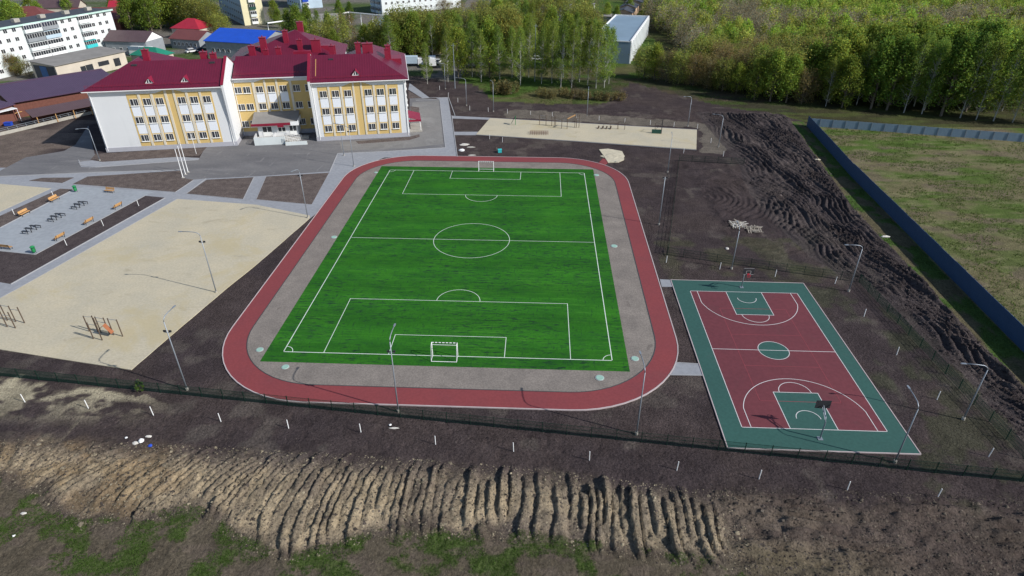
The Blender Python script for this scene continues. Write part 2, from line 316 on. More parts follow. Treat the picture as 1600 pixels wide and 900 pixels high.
def relief(X, Y):
    z = -.07*fbm(X*.6, Y*.6, 3, 3)-.01
    z = z - .35*sst(-18.5, -29, Y)
    z = z - .10*sst(.5,.8,fbm(X*1.3, Y*1.3, 4, 3))*sst(-9.5,-12,Y)
    # foreground furrows pushed by a bulldozer blade
    k = np.interp(X, [-45,-28,-13,-3,8,27], [1.0,1.0,.6,.1,.15,0])
    q = np.clip((Y+28)/10, 0, 1.4)
    q = np.clip((Y+25)/7, 0, 1.3); q2 = np.clip((-24.2-Y)/5, 0, 1.2)*sst(-32, -20, X)
    xx = X-k*q*q*3.2 - 1.5*q2*q2 + 2.4*(fbm(X/7, Y/11, 5, 3)-.5) + .42*(fbm(X/.9, Y/2.6, 8, 3)-.5)
    ph = np.where(xx < 0, xx/.86, xx/1.0) + .45*np.sin(xx/3.1)+.3*np.sin(xx/1.37); n = np.floor(ph); t = ph-n
    rn = _h(n, n*0, 31); rn2 = _h(n, n*0, 77); rn3 = _h(n, n*0+3, 99)
    T = bandT(X)+.8-2.6*rn2**1.5; B = bandB(X)-.9+3.4*rn3*rn3
    m = sst(T+.5, T-1.2, Y)*sst(B-.6, B+1.4, Y)*sst(-43, -37, X)*sst(28.3, 27.2, X)
    prof = np.where(t < .16, (t/.16), 1-.25*((t-.16)/.5)-np.where(t > .66, (t-.66)/.34*.58, 0))
    amp = np.interp(X, [-40,-15,5,14,27], [.26,.32,.44,.66,.78])*(.35+.95*rn)
    rag = np.clip(.5+.9*fbm(X*.8, Y*.4, 41, 3), .45, 1.3)
    z = z + m*(prof*amp*rag-.18*amp) + m*.17*(1-2*np.abs(2*fbm(X*1.6, Y*1.0, 9, 3)-1)) + m*.15*(fbm(X*3.1, Y*2.7, 19, 2)-.5)
    # left and right of the furrow band: looser tracks
    m2 = sst(-19, -20.5, Y)*sst(27.5, 29.5, X)*sst(95, 80, X)
    w = 2.2*(fbm(X/9, Y/5, 13, 3)-.5)
    d = (Y+.11*(X-30)+w)/1.25; tt = np.abs((d-np.floor(d))*2-1)
    z = z+m2*(.50*tt*sst(.35, .6, vn(X/4.5, Y/1.7, 61))+.75*(fbm(X*.9, Y*1.1, 14, 4)-.5))
    m3 = sst(-15.5, -17, Y)*sst(-38, -42, X)*sst(-24, -22, Y)
    rr = np.hypot(X+58, Y+24)/1.5; tt = np.abs((rr-np.floor(rr))*2-1)
    z = z+m3*(.28*tt+.15*(fbm(X*1.1, Y*1.1, 15, 3)-.5))
    # churned earth east of the court
    L = np.interp(Y, [-40,-14,0,19,28,46,60,70,108], [62,62.5,61.5,58.5,54,51.5,52,54,52.5])
    E = np.interp(Y, [-40,-2,11,31,46,82,102,108], [67,67.2,67.6,68.4,68.6,73,75.5,76])
    m4 = sst(L-1.5, L+5, X)*sst(E+.8, E-1.2, X)*sst(111, 106, Y)
    wx = 5.5*(fbm(X/13, Y/17, 21, 3)-.5)+1.2*(vn(X/2.5, Y/4, 27)-.5)
    d = (X+wx+.12*(Y-50))/.95+.4*np.sin(Y/4.+X/3); n = np.floor(d); tt = np.abs((d-n)*2-1); r5 = _h(n, n*0, 51)
    z = z+m4*(1+.5*sst(35,15,Y))*((.30+.50*r5)*tt*(.3+1.3*vn(X/2.5, Y/7, 28))+.55*(fbm(X*.9, Y*.9, 22, 4)-.5)+.55*sst(70,90,Y)*fbm(X/6,Y/6,66,2))
    # stripped plot north of the court
    m5 = sst(41.5, 43, X)*sst(59, 55, X)*sst(27.5, 30, Y)*sst(72, 69, Y)
    rr = np.hypot(X-42, (Y-52))/1.1+1.2*fbm(X/3, Y/3, 24, 2); tt = np.abs((rr-np.floor(rr))*2-1)
    z = z+m5*(.34*tt*sst(.42, .58, vn(X/5, Y/5, 62))+.42*(fbm(X*.7, Y*.7, 25, 4)-.5))
    m6 = sst(101, 103.5, Y)*sst(114, 110, Y)*sst(2, 12, X)*sst(80, 70, X)
    d = (Y+1.5*fbm(X/6, Y/3, 33, 2))/1.3; tt = np.abs((d-np.floor(d))*2-1)
    z = z+m6*(.25*tt+.35*(fbm(X*.6, Y*.8, 34, 3)-.5))
    return z
Z = relief(X, Y)
def PX(L): return [at(*q) for q in L]
col = np.zeros(X.shape+(3,))
wX = X+1.6*(fbm(X/2.2, Y/2.2, 71, 4)-.5)*2; wY = Y+1.3*(fbm(X/2.2, Y/2.2, 72, 4)-.5)*2
def paint(mask, c): col[mask] = c
def mix(mask, w, c):
    w = (w*mask)[..., None]; col[:] = col*(1-w)+np.array(c)*w
ALL = np.ones(X.shape)
grass_n = fbm(X/14, Y/9, 81, 5); grass_n2 = fbm(X/3, Y/2, 82, 4)
# 1 open country
col[:] = (.105,.10,.045); mix(ALL, sst(.45, .6, grass_n), (.060,.105,.022))
# 2 town side
town = (X < -15-.35*(Y-180)*0) & (Y > 112) & (X < 20)
mix(town*1.0, .85*ALL, (.17,.155,.145)); mix(town*1.0, sst(.55, .62, grass_n), (.07,.10,.035))
# 3 building site soil
SITE = [at(0,0)]; SITE = [(-400,-60),(62,-60),(76,-60),(90,-60),(76,0),(74,40),(77,90),(79,104),at(1235,184),at(1200,176),at(1130,166),at(1050,146),at(985,128),at(962,150),at(940,163),at(860,163),at(775,158),at(740,132),at(640,118),(-60,150),(-150,80),(-400,60)]; site = inpoly(wX, wY, SITE)
soil = np.array((.055,.043,.044)); mix(site*1.0, ALL, soil)
mix(site*1.0, .5*sst(.4, .65, fbm(X/8, Y/8, 83, 4)), (.078,.060,.055))
mix(site*1.0, .55*sst(.62, .74, fbm(X/3.5, Y/3.5, 84, 4)), (.115,.098,.085))
mix((site & (X > 46) & (X < 62) & (Y < 40))*1.0, .40*sst(.5, .66, fbm(X/3, Y/3, 85, 5)), (.055,.07,.03))
mix((site & (X > 30) & (Y > 20) & (Y < 35) & (X < 56))*1.0, .4*sst(.45, .6, fbm(X/4, Y/4, 86, 4)), (.085,.09,.045))
mix(inpoly(wX, wY, PX([(-200,205),(60,203),(130,186),(112,228),(40,246),(0,267),(-200,300)]))*1.0, .85*ALL, (.17,.135,.115))
# sandy spill, left foreground outside the fence
mix(inpoly(wX, wY, [(-130,-4.5),(-52,-6.3),(-31,-8.6),(-26,-12.5),(-38,-14.5),(-50,-16),(-130,-14)])*1.0, .9*sst(.36, .52, fbm(X/2.5, Y/1.5, 87, 5))*sst(-14.5, -8.5, Y)*sst(-27,-38,X), (.42,.37,.26))
mix((X < -38)*(Y < -8)*1.0, .45*sst(.45, .7, fbm(X/2.5, Y/2, 88, 4)), (.24,.21,.15))
# dusty strip north of the second sand pit
mix(inpoly(wX, wY, PX([(792,172),(830,172),(1100,192),(1160,222),(1130,240),(1095,240),(1095,200),(790,184)]))*1.0, .8*ALL, (.16,.14,.115))
# 4 clay furrow band
T = bandT(X); B = bandB(X)
inband = sst(T+1.0, T-2.6, wY)*sst(B-.4, B+1.6, wY)*sst(29.5, 27, wX)*sst(-75, -60, X)
clay = sst(.12, .5, fbm(X/5, Y/3.5, 91, 4))
mix(ALL, inband*.95, (.150,.120,.095)); mix(ALL, inband*clay*.9*sst(T+.2, T-4, Y), (.37,.295,.195)); mix(ALL, inband*.5*sst(.45,.68,fbm(X/1.1, Y/2.6, 191, 4)), (.105,.088,.075))
mix(ALL, inband*.55*sst(-14, -30, X)*sst(.45, .6, fbm(X/4, Y/3, 93, 3)), (.20,.135,.07))
mix(ALL, inband*.4*sst(6, 16, X), (.19,.16,.12))
rightb = sst(-19.5, -21.5, wY)*sst(27, 29, X)
mix(ALL, rightb*.85, (.098,.076,.064)); mix(ALL, rightb*.45*sst(.5, .62, fbm(X/5, Y/1.6, 94, 4))*sst(50,30,X), (.18,.145,.11))
mix(ALL, rightb*.7*sst(-24, -28, Y)*sst(46, 30, X), (.24,.20,.12))
# 5 grass at the foot of the bank
foot = sst(B+.6, B-.8, wY)*sst(42, 32, X)
mix(ALL, foot*.95, (.115,.095,.068)); mix(ALL, foot*sst(.44, .60, fbm(X/2.6, Y/2.0, 95, 6))*.8*sst(34, 27, X), (.055,.092,.020))
mix(ALL, foot*.7*sst(.54, .66, fbm(X/2.5, Y/.9, 96, 4)), (.12,.095,.075))
# 6 grass strip by the blue fence, churned earth
E = np.interp(Y, [-40,-2,11,31,46,82,102,108], [67,67.2,67.6,68.4,68.6,73,75.5,76])
strip = ((X > E) & (X < 80) & (Y > -30) & (Y < 103))*1.0
mix(strip, .95*ALL, (.062,.112,.026)); mix(strip, sst(.5, .62, fbm(X/3, Y/5, 97, 4)), (.115,.10,.06))
L = np.interp(Y, [-40,-14,0,19,28,46,60,70,108], [62,62.5,61.5,58.5,54,51.5,52,54,52.5])
mix(((X > L) & (X < E))*(Y < 110)*(Y > -30)*1.0, .8*ALL, (.066,.055,.055))
mix(((X > L) & (X < E))*(Y < 110)*(Y > -30)*1.0, .5*sst(.5, .66, fbm(X/3, Y/7, 98, 4)), (.095,.078,.072))
# 7 meadow beyond the blue fence
fx = np.interp(Y, [-60,5,20,46,64,85,99], [71,71.6,72.2,73.8,75.1,76.9,78.6])
mead = ((X > fx) & (Y < 99.5) & (Y > -60))*1.0
mix(mead, ALL, (.150,.135,.072)); mix(mead, sst(.40, .56, fbm(X/11+3, Y/5, 101, 5))*sst(-10, 70, Y+30*(grass_n-.5)), (.080,.125,.028))
mix(mead, .8*sst(.56, .66, fbm(X/5, Y/2.3, 102, 4)), (.15,.12,.085)); mix(mead, .5*sst(.55, .63, fbm(X/2.2, Y/1.2, 103, 3)), (.20,.185,.10))
# 8 wood edge and floor
nosite = 1.0-site*1.0
edge = ((X > 58) & (Y > 100))*nosite
mix(edge, ALL, (.052,.05,.026)); mix(edge, .8*sst(.45, .6, fbm(X/5, Y/2, 104, 4)), (.075,.09,.03))  # brown floor, darkened in colour for the shade of the tall trees
mix(((X > 20) & (X < 80) & (Y > 110) & (Y < 150))*nosite, .85*ALL, (.048,.045,.030)); mix(((X > 20) & (X < 80) & (Y > 110) & (Y < 150))*nosite, .7*sst(.47, .6, fbm(X/6, Y/3, 105, 4)), (.06,.09,.025))  # shade between grove and wood put into the ground colour
mix(((X > -10) & (X <= 42) & (Y > 111) & (Y < 122))*nosite, .8*sst(.40, .55, fbm(X/5, Y/2.5, 106, 4)), (.09,.12,.035))
mix(((X > 20) & (Y > 122) & (Y < 160))*nosite, .7*sst(.5, .6, fbm(X/7, Y/4, 107, 4)), (.085,.065,.045))
# far bright field
mix(((X > 200) & (Y > 305) & (Y < 420))*1.0, ALL, (.07,.16,.035))
nv = X.size; H, Wd = X.shape
me = bpy.data.meshes.new('ground'); me.vertices.add(nv)
me.vertices.foreach_set('co', np.stack([X, Y, Z], -1).astype(np.float32).ravel())
i = np.arange((H-1)*Wd).reshape(H-1, Wd)[:, :-1].ravel()
quads = np.stack([i, i+1, i+1+Wd, i+Wd], -1).astype(np.int32); nq = len(quads)
me.loops.add(nq*4); me.loops.foreach_set('vertex_index', quads.ravel())
me.polygons.add(nq); me.polygons.foreach_set('loop_start', np.arange(nq, dtype=np.int32)*4)
me.polygons.foreach_set('use_smooth', np.ones(nq, bool))
ca = me.color_attributes.new('col', 'FLOAT_COLOR', 'POINT')
ca.data.foreach_set('color', np.concatenate([np.clip(col, 0, 1), np.ones(col.shape[:2]+(1,))], -1).astype(np.float32).ravel())
me.update(calc_edges=True); me.validate(); me.materials.append(M['ground'])
ground = bpy.data.objects.new('ground', me); COL.objects.link(ground); tag(ground, kind='structure')

# ------------------------------------------------------------------ flat surfaces
def struct(name, poly, z, m, px=True, skirt=.1):
    P = [at(*q) for q in poly] if px else poly
    o = MB().prism(P, z-skirt, z).build(name, m); return tag(o, kind='structure')
struct('pavement', [(-160,262),(-160,300),(-160,640),(0,480),(35,462),(262,330),(262,332),(330,345),(470,352),(497,331),(530,292),(560,262),(600,246),(714,246),(711,222),(700,152.5),(680,152.5),(688,156),(600,200),(520,215),(380,250),(165,240),(118,243),(118,262)], .008, M['paving'])
struct('road', [(-160,236),(0,267),(40,246),(100,236),(118,226),(138,196),(150,250),(122,253),(127,261),(150,262),(310,250),(322,228),(372,226),(380,205),(497,200),(640,200),(640,152),(687,155.5),(695,231),(610,236),(527.5,240),(515,268),(400,275.5),(320,279),(300,281),(285,277.5),(285,266),(150,269),(0,276),(-160,274)], .020, M['asphalt'])
struct('school_apron', [(530,222),(640,214),(644,160),(686,157),(693,225),(640,231),(534,236)], .030, M['asphalt2'])
struct('side_path', [(640,130),(671,152.5),(659,153),(638,140)], .026, M['paving'])
struct('sand_play_path', [(706,181),(766,184),(764,187),(706,185)], .026, M['paving'])
struct('sand_play_path', [(709,206),(749,206),(743,211),(710,211)], .026, M['paving'])
struct('court_path', [(1055,567.5),(1092,569.5),(1099,586.5),(1043,585.5)], .026, M['paving'])
struct('court_path', [(1031,436.5),(1052,437.5),(1056,448),(1034,448)], .026, M['paving'])
for L in [[(45,282.5),(65,278),(116,277.5),(97,286)], [(114,287.5),(137,276),(285,266.5),(285,278),(302,281),(274,300)],
          [(292,302.5),(323,281),(397,277),(380,311)], [(400,312),(416,276),(514,270),(487,319.5)],
          [(-130,396),(0,337.5),(94,295),(116,296),(0,356),(-57,385)],
          [(141,250),(150,240),(168,239.5),(324,229.5),(311,243),(160,253)], [(638,142),(659,153),(638,154)], [(641,166),(655,168),(655,180),(642,182)],
          [(556,221),(641,213.5),(655,210),(656,214),(640,219),(560,225)]]:
    struct('planting_bed', L, .036, M['bed'])
struct('planting_bed', [(-130,397),(-57,386.5),(0,392.5),(55,398),(226,306),(257.5,309),(17.5,444),(0,441),(-130,425)], .036, M['bed_dark'])
struct('plaza', [(-57,386),(0,356),(116,296),(130,292),(240,300),(226,306),(55,398),(0,392)], .030, mat('pale plaza concrete', (.32,.345,.37), .8, .08, .12, fine=12, col2=(.275,.292,.315)))
struct('sand_field', [(277,311),(400,320),(484,337),(484,341),(400,414),(355,450),(270,522),(205,578),(100,562),(0,546),(-160,520),(-160,545),(-160,545),(0,466),(30,450)][:11]+[(0,466),(30,450)], .040, M['sand'])
struct('sand_field', [(-160,290),(-60,288),(0,287.5),(80,294.5),(0,331),(-160,395)], .040, M['sand'])
struct('sand_play_area', [(766,184.4),(1089,203),(1088,233.5),(897.5,220),(744,210)], .040, M['sand'])
tag(MB().prism([ (at(px,py)[0], at(px,py)[1]) for px,py in [(936,234),(950,233),(962,235),(972,237),(975,243),(975,250),(966,254),(950,254.5),(944,245)]], -.02, .12).build('sand_heap_base', M['claypile']), kind='structure')
def rrect(x0, y0, x1, y1, r, n=14):
    P = []
    for cx, cy, a0 in [(x1-r,y0+r,-90),(x1-r,y1-r,0),(x0+r,y1-r,90),(x0+r,y0+r,180)]:
        for i in range(n+1):
            a = R(a0+90*i/n); P.append((cx+r*math.cos(a), cy+r*math.sin(a)))
    return P
def ring(name, A, B, z0, z1, m):
    """closed ring between two outlines with the same count"""
    n = len(A); vs = [(p[0],p[1],z1) for p in A]+[(p[0],p[1],z1) for p in B]+[(p[0],p[1],z0) for p in A]+[(p[0],p[1],z0) for p in B]
    f = []
    for i in range(n):
        j = (i+1) % n; f += [(i,j,n+j,n+i), (2*n+i,2*n+j,j,i), (n+i,n+j,3*n+j,3*n+i)]
    return tag(MB().add(vs, f).build(name, m), kind='structure')
struct('gravel_surround', rrect(-26.3,-6.15,26.3,69.3,11.5), .044, M['gravel'], px=False)
ring('running_track', rrect(-28.9,-9.0,28.9,72.4,14), rrect(-26.3,-6.15,26.3,69.3,11.5), -.05, .050, M['track'])
ring('track_kerb', rrect(-29.03,-9.13,29.03,72.53,14.13), rrect(-28.9,-9.0,28.9,72.4,14), -.05, .085, M['kerb_track'])
ring('track_kerb', rrect(-26.3,-6.15,26.3,69.3,11.5), rrect(-26.2,-6.05,26.2,69.2,11.4), -.02, .080, M['kerb_dark'])
j0 = at(957,258); struct('jump_runway', [(23.6,69.2),(24.9,68),(26.6,71.6),(24.9,72.4)], .056, M['track'], px=False)
struct('turf_pitch', [(-22.5,-2.05),(22.25,-2.05),(22.35,65.5),(-22.6,65.5)], .060, M['turf'], px=False)
# pitch markings
ml = MB(); LW = .08; z = .066
def line(mb, a, b, w=LW, zz=None):
    a = Vector((*a, 0)); b = Vector((*b, 0)); d = (b-a).normalized(); n = Vector((-d.y, d.x, 0))*w/2; a = a-d*w/2; b = b+d*w/2; q = zz or z
    mb.add([(p.x, p.y, q) for p in (a-n, b-n, b+n, a+n)], [(0,1,2,3)])
def arc(mb, c, r, a0, a1, w=LW, n=40, zz=None):
    q = zz or z; vs = []
    for i in range(n+1):
        a = R(a0+(a1-a0)*i/n); vs += [(c[0]+(r-w/2)*math.cos(a), c[1]+(r-w/2)*math.sin(a), q), (c[0]+(r+w/2)*math.cos(a), c[1]+(r+w/2)*math.sin(a), q)]
    mb.add(vs, [(2*i, 2*i+1, 2*i+3, 2*i+2) for i in range(n)])
PW, PL = 20.33, 63.3
def box4(mb, x0, y0, x1, y1, w=LW, zz=None):
    line(mb,(x0,y0),(x1,y0),w,zz); line(mb,(x1,y0),(x1,y1),w,zz); line(mb,(x1,y1),(x0,y1),w,zz); line(mb,(x0,y1),(x0,y0),w,zz)
box4(ml, -PW, 0, PW, PL, .105)
m2_ = ml; z = .0665; line(ml, (-PW, PL/2), (PW, PL/2)); z = .067; arc(ml, (0, PL/2), 6.3, 0, 360, n=72)
for s, y0 in ((1, 0), (-1, PL)):
    z = .0675; line(ml,(-15.28,y0),(-15.28,y0+s*12.64)); line(ml,(15.28,y0),(15.28,y0+s*12.64)); z = .068; line(ml,(-15.28,y0+s*12.64),(15.28,y0+s*12.64))
    z = .0675; line(ml,(-7.17,y0),(-7.17,y0+s*4.23)); line(ml,(7.17,y0),(7.17,y0+s*4.23)); z = .068; line(ml,(-7.17,y0+s*4.23),(7.17,y0+s*4.23))
    z = .0685; arc(ml, (0, y0+s*12.64), 3.05, 0 if s > 0 else 180, 180 if s > 0 else 360)
    for q in (-1, 1):
        a0 = {(1,-1):0,(1,1):90,(-1,1):180,(-1,-1):270}[(s,q)]; arc(ml, (q*PW, y0), 1.1, a0, a0+90, n=12)
tag(ml.build('pitch_line', M['white_line']), kind='structure')
# basketball court
struct('court_border', [(30.85,-14.0),(50.05,-14.0),(50.05,19.75),(30.85,19.9)], .060, M['court_green'], px=False)
for a, b in [((30.8,-14.05),(50.1,-14.05)), ((50.1,-14.05),(50.1,19.8)), ((50.1,19.8),(30.8,19.95)), ((30.8,19.95),(30.8,-14.05))]:
    tag(MB().bar((*a,.02), (*b,.02), .10, .13).build('court_kerb', M['kerb_track']), kind='structure')
x0, x1, y0, y1 = 33.05, 48.2, -10.95, 16.85; xc = (x0+x1)/2
struct('court_floor', [(x0,y0),(x1,y0),(x1,y1),(x0,y1)], .064, M['court_red'], px=False, skirt=.03)
gk = MB()
gk.prism([(xc-2.5,y0),(xc+2.5,y0),(xc+2.5,y0+5.9),(xc-2.5,y0+5.9)], .05, .068).prism([(xc-2.5,y1-5.9),(xc+2.5,y1-5.9),(xc+2.5,y1),(xc-2.5,y1)], .05, .068)
gk.prism([(xc+1.85*math.cos(R(a)), (y0+y1)/2+1.85*math.sin(R(a))) for a in range(0,360,9)], .05, .068)
tag(gk.build('court_key', M['court_green']), kind='structure')
cl = MB(); w = .075; q = .072
box4(cl, x0, y0, x1, y1, w, q); line(cl, (x0,(y0+y1)/2), (x1,(y0+y1)/2), w, q+.0004); arc(cl, (xc,(y0+y1)/2), 1.85, 0, 360, w, 40, q+.0008)
for s, yb in ((1,y0),(-1,y1)):
    line(cl,(xc-2.5,yb),(xc-2.5,yb+s*5.9),w,q+.0012); line(cl,(xc+2.5,yb),(xc+2.5,yb+s*5.9),w,q+.0012); line(cl,(xc-2.5,yb+s*5.9),(xc+2.5,yb+s*5.9),w,q+.0016)
    A0 = 0 if s > 0 else 180; arc(cl,(xc,yb+s*5.9),1.8,A0,A0+180,w,24,q+.002); arc(cl,(xc,yb+s*1.6),1.3,A0,A0+180,w,20,q+.002)
    r3 = 6.75; aa = math.degrees(math.acos(6.6/r3)); arc(cl,(xc,yb+s*1.6),r3,A0+aa,A0+180-aa,w,48,q+.0024)
    for t in (-6.6,6.6): line(cl,(xc+t,yb),(xc+t,yb+s*(1.6+r3*math.sin(R(aa)))),w,q+.0028)
tag(cl.build('court_line', M['court_line']), kind='structure')
vl = MB(); box4(vl, 36.2,-6.6,45.15,12.45,.07,.070)
for yy in (6.25,-.25): line(vl,(36.2,yy),(45.15,yy),.07,.0704)
tag(vl.build('court_line', M['red_line']), kind='structure')
# kerbs along roads and paths
def kerb(L, w=.16, h=.10, m='kerb', name='kerb'):
    P = [at(*p) for p in L]; mb = MB()
    for a, b in zip(P[:-1], P[1:]): mb.bar((*a, h/2), (*b, h/2), w, h)
    tag(mb.build(name, M[m]), kind='structure')
kerb([(0,276),(150,269.5),(285,265.5)]); kerb([(515,269),(527.5,240),(610,236.5),(696,231),(687,156),(650,157)])
kerb([(123,250),(126,259),(150,261.5),(310,250)]); kerb([(711,181),(701,152.5),(659,153.5)]); kerb([(714.5,245),(706,181)])
kerb([(17,444.5),(258,309.5)]); kerb([(0,356.5),(115,296.5)]); kerb([(0,392.5),(55,398.2),(226,306.5)]); kerb([(744,210.6),(897,220.8),(1088,234.5)], m='kerb', h=.07)
kerb([(766,184.6),(1089,203)], m='kerb', h=.08); kerb([(0,466),(30,450),(277,311)], h=.06); kerb([(1055,567),(1091,569)], h=.09, w=.1); kerb([(1044,586),(1099,587)], h=.09, w=.1)
kerb([(416,275.5),(400,312),(487.5,320)], h=.06, w=.1); kerb([(322,279),(291,303),(380,311.5),(397,276.5)], h=.06, w=.1); kerb([(302,282),(274,300.5),(114,288)], h=.06, w=.1)

# ------------------------------------------------------------------ the school
ORD = ['first','second','third','fourth','fifth','sixth','seventh','eighth','ninth','tenth','eleventh','twelfth','thirteenth','fourteenth','fifteenth','sixteenth','seventeenth','eighteenth','nineteenth','twentieth']
sch = empty('school_building', (-86.4, 71.65, 0), R(12.4), 'three storey cream and white school with crimson metal roofs and a recessed entrance', 'school')
HW = 13.55
wl = MB()
wl.box(0,0,1.0,28,15.6,HW).box(0,15.6,1.0,15.6,27,HW); wl.box(28,7.2,1.0,46,24,HW-.1).box(46,0,1.0,67.6,28,HW).box(24,24,1.0,52,44,HW)
wl.build('wall', M['wall_white'], sch)
MB().box(-.1,-.1,0,28.1,15.7,1.0).box(28.1,7.1,0,45.9,24,1.0).box(45.9,-.1,0,67.7,28.1,1.0).build('plinth', M['plinth'], sch)
pc = MB(); e = .03
pc.box(7.5,-e,1.02,25.05,.0,12.55); pc.box(47.75,-e,1.02,65.8,0,12.4); pc.box(28.02,7.2-e,1.02,45.98,7.2,12.5)
# triangular heads above the middle bays
pc.add([(13.4,-e,12.55),(19.4,-e,12.55),(17.3,-e,13.2),(15.5,-e,13.2)], [(0,1,2,3)]).add([(53.3,-e,12.4),(60,-e,12.4),(57.6,-e,13.2),(55.6,-e,13.2)], [(0,1,2,3)]).add([(33,7.2-e,12.5),(40.6,7.2-e,12.5),(38.5,7.2-e,13.1),(35.2,7.2-e,13.1)], [(0,1,2,3)])
pc.build('yellow_facade_panel', M['wall_yellow'], sch)
for a, b, v, z0, z1 in [(9.75,10.25,0,1,12.5),(12.4,12.9,0,1,12.5),(15.3,15.8,0,1,13.2),(17.05,17.5,0,1,13.2),(19.6,20.1,0,1,12.5),(22.4,22.85,0,1,12.5),
        (32.35,32.9,7.2,4.5,12.5),(35.0,35.45,7.2,4.5,13),(37.65,38.1,7.2,4.5,13),(40.7,41.25,7.2,4.5,12.5),
        (50.0,50.45,0,1,12.4),(52.75,53.2,0,1,12.4),(55.55,55.95,0,1,13.2),(57.35,57.75,0,1,13.2),(60.1,60.55,0,1,12.4),(62.95,63.4,0,1,12.4)]:
    MB().box(a, v-.14, z0, b, v-.005, z1).build('pilaster', M['pilaster'], sch)
# windows
def wmesh():
    f = MB(); w, h, t = 1.62, 1.5, .06
    f.box(0,-.09,0,t,0,h).box(w-t,-.09,0,w,0,h).box(t,-.09,0,w-t,0,t).box(t,-.09,h-t,w-t,0,h).box(w*.42-.05,-.088,t,w*.42+.05,0,h-t).box(w*.71-.018,-.08,t,w*.71+.018,0,h-t)
    f.box(-.1,-.22,-.09,w+.1,0,-.002); fo = f.build('window', M['pvc'], sch)
    g = MB().box(t,-.06,t,w-t,-.045,h-t).build('pane', M['glass'], fo); return fo
win0 = wmesh(); used = [False]
def window(u, v, zz, rot=0):
    o = win0 if not used[0] else copy_tree(win0, sch); used[0] = True
    o.location = (u, v, zz); o.rotation_euler = (0, 0, rot)
LVL = (10.05, 6.12, 2.1)
for u in (7.95,10.6,13.2,17.75,20.35,23.0):
    for zz in LVL: window(u, -.035, zz)
    for zz in LVL[:2]: MB().box(u-.1,-.075,zz-2.3,u+1.72,-.035,zz-.12).build('spandrel_panel', M['panel'], sch)
for u in (48.15,50.85,53.6,58.2,60.95,63.75):
    for zz in LVL: window(u, -.035, zz)
    for zz in LVL[:2]: MB().box(u-.1,-.075,zz-2.3,u+1.72,-.035,zz-.12).build('spandrel_panel', M['panel'], sch)
for u in (28.25,30.2,33.05,35.7,38.4,41.4,44.2):
    for k, zz in enumerate(LVL):
        if k == 2 and 31 < u < 41: continue
        window(u, 7.2-.035, zz)
for u in (33.05,35.7,38.4): MB().box(u-.1,7.125,LVL[0]-2.3,u+1.72,7.165,LVL[0]-.12).build('spandrel_panel', M['panel'], sch)
for v in (4.5,9.5,14.5,20,25):
    for zz in LVL: window(67.635, v, zz, R(90))
# roofs
def slab(mb, pts, t=.16, mi=0):
    n = len(pts); P = [Vector(p) for p in pts]; nn = (P[1]-P[0]).cross(P[2]-P[0]).normalized()
    if nn.z < 0: P = P[::-1]
    vs = [tuple(p) for p in P]+[(p.x, p.y, p.z-t) for p in P]
    mb.add(vs, [tuple(range(n)), tuple(range(2*n-1, n-1, -1))]+[(i, n+i, n+(i+1)%n, (i+1)%n) for i in range(n)], mi)
e = HW+.12; OV = .75
rl = MB(); rz = 17.9
slab(rl, [(-OV,-OV,e),(27.55,-OV,e),(27.55,7.8,rz),(7.8,7.8,rz)]); slab(rl, [(7.8,7.8,rz),(27.55,7.8,rz),(27.55,16.3,e),(15.6,16.3,e)])
ro = rl.build('roof', M['roof'], sch)
rl = MB(); slab(rl, [(-OV,-OV,e),(7.8,7.8,rz),(7.8,19.5,rz),(-OV,27.7,e)]); slab(rl, [(7.8,7.8,rz),(16.2,15.6,e),(16.2,27.7,e),(7.8,19.5,rz)]); rl.build('roof', M['roof_y'], sch)
rl = MB(); slab(rl, [(-OV,27.7,e),(7.8,19.5,rz),(16.2,27.7,e)]); rl.build('roof', M['roof'], sch)
rm = MB(); slab(rm, [(28.45,6.5,e-.1),(45.55,6.5,e-.1),(45.55,14.5,17.0),(28.45,14.5,17.0)]); slab(rm, [(28.45,14.5,17),(45.55,14.5,17),(45.55,23,e),(28.45,23,e)]); rm.build('roof', M['roof'], sch)
rr_ = MB(); slab(rr_, [(46.45,-OV,e),(68.35,-OV,e),(59.9,7.8,rz),(46.45,7.8,rz)]); slab(rr_, [(46.45,7.8,rz),(59.9,7.8,rz),(52,16,e+.3),(46.45,16,e)]); rr_.build('roof', M['roof'], sch)
rr_ = MB(); slab(rr_, [(68.35,-OV,e),(68.35,28.8,e),(59.9,20,rz),(59.9,7.8,rz)]); slab(rr_, [(59.9,7.8,rz),(59.9,20,rz),(51.6,28.8,e),(51.6,15.6,e)]); rr_.build('roof', M['roof_y'], sch)
rr_ = MB(); slab(rr_, [(51.6,28.8,e),(59.9,20,rz),(68.35,28.8,e)]); rr_.build('roof', M['roof'], sch)
rb = MB(); ax, ay, az = 40.6, 31.7, 20.0; A_, B_, C_, D_ = (23.5,19.5,e),(52.6,19.5,e),(52.6,44.6,e),(23.5,44.6,e)
slab(rb, [A_,B_,(ax,ay,az)]); slab(rb, [C_,D_,(ax,ay,az)]); rb.build('roof', M['roof'], sch)
rb = MB(); slab(rb, [B_,C_,(ax,ay,az)]); slab(rb, [D_,A_,(ax,ay,az)]); rb.build('roof', M['roof_y'], sch)
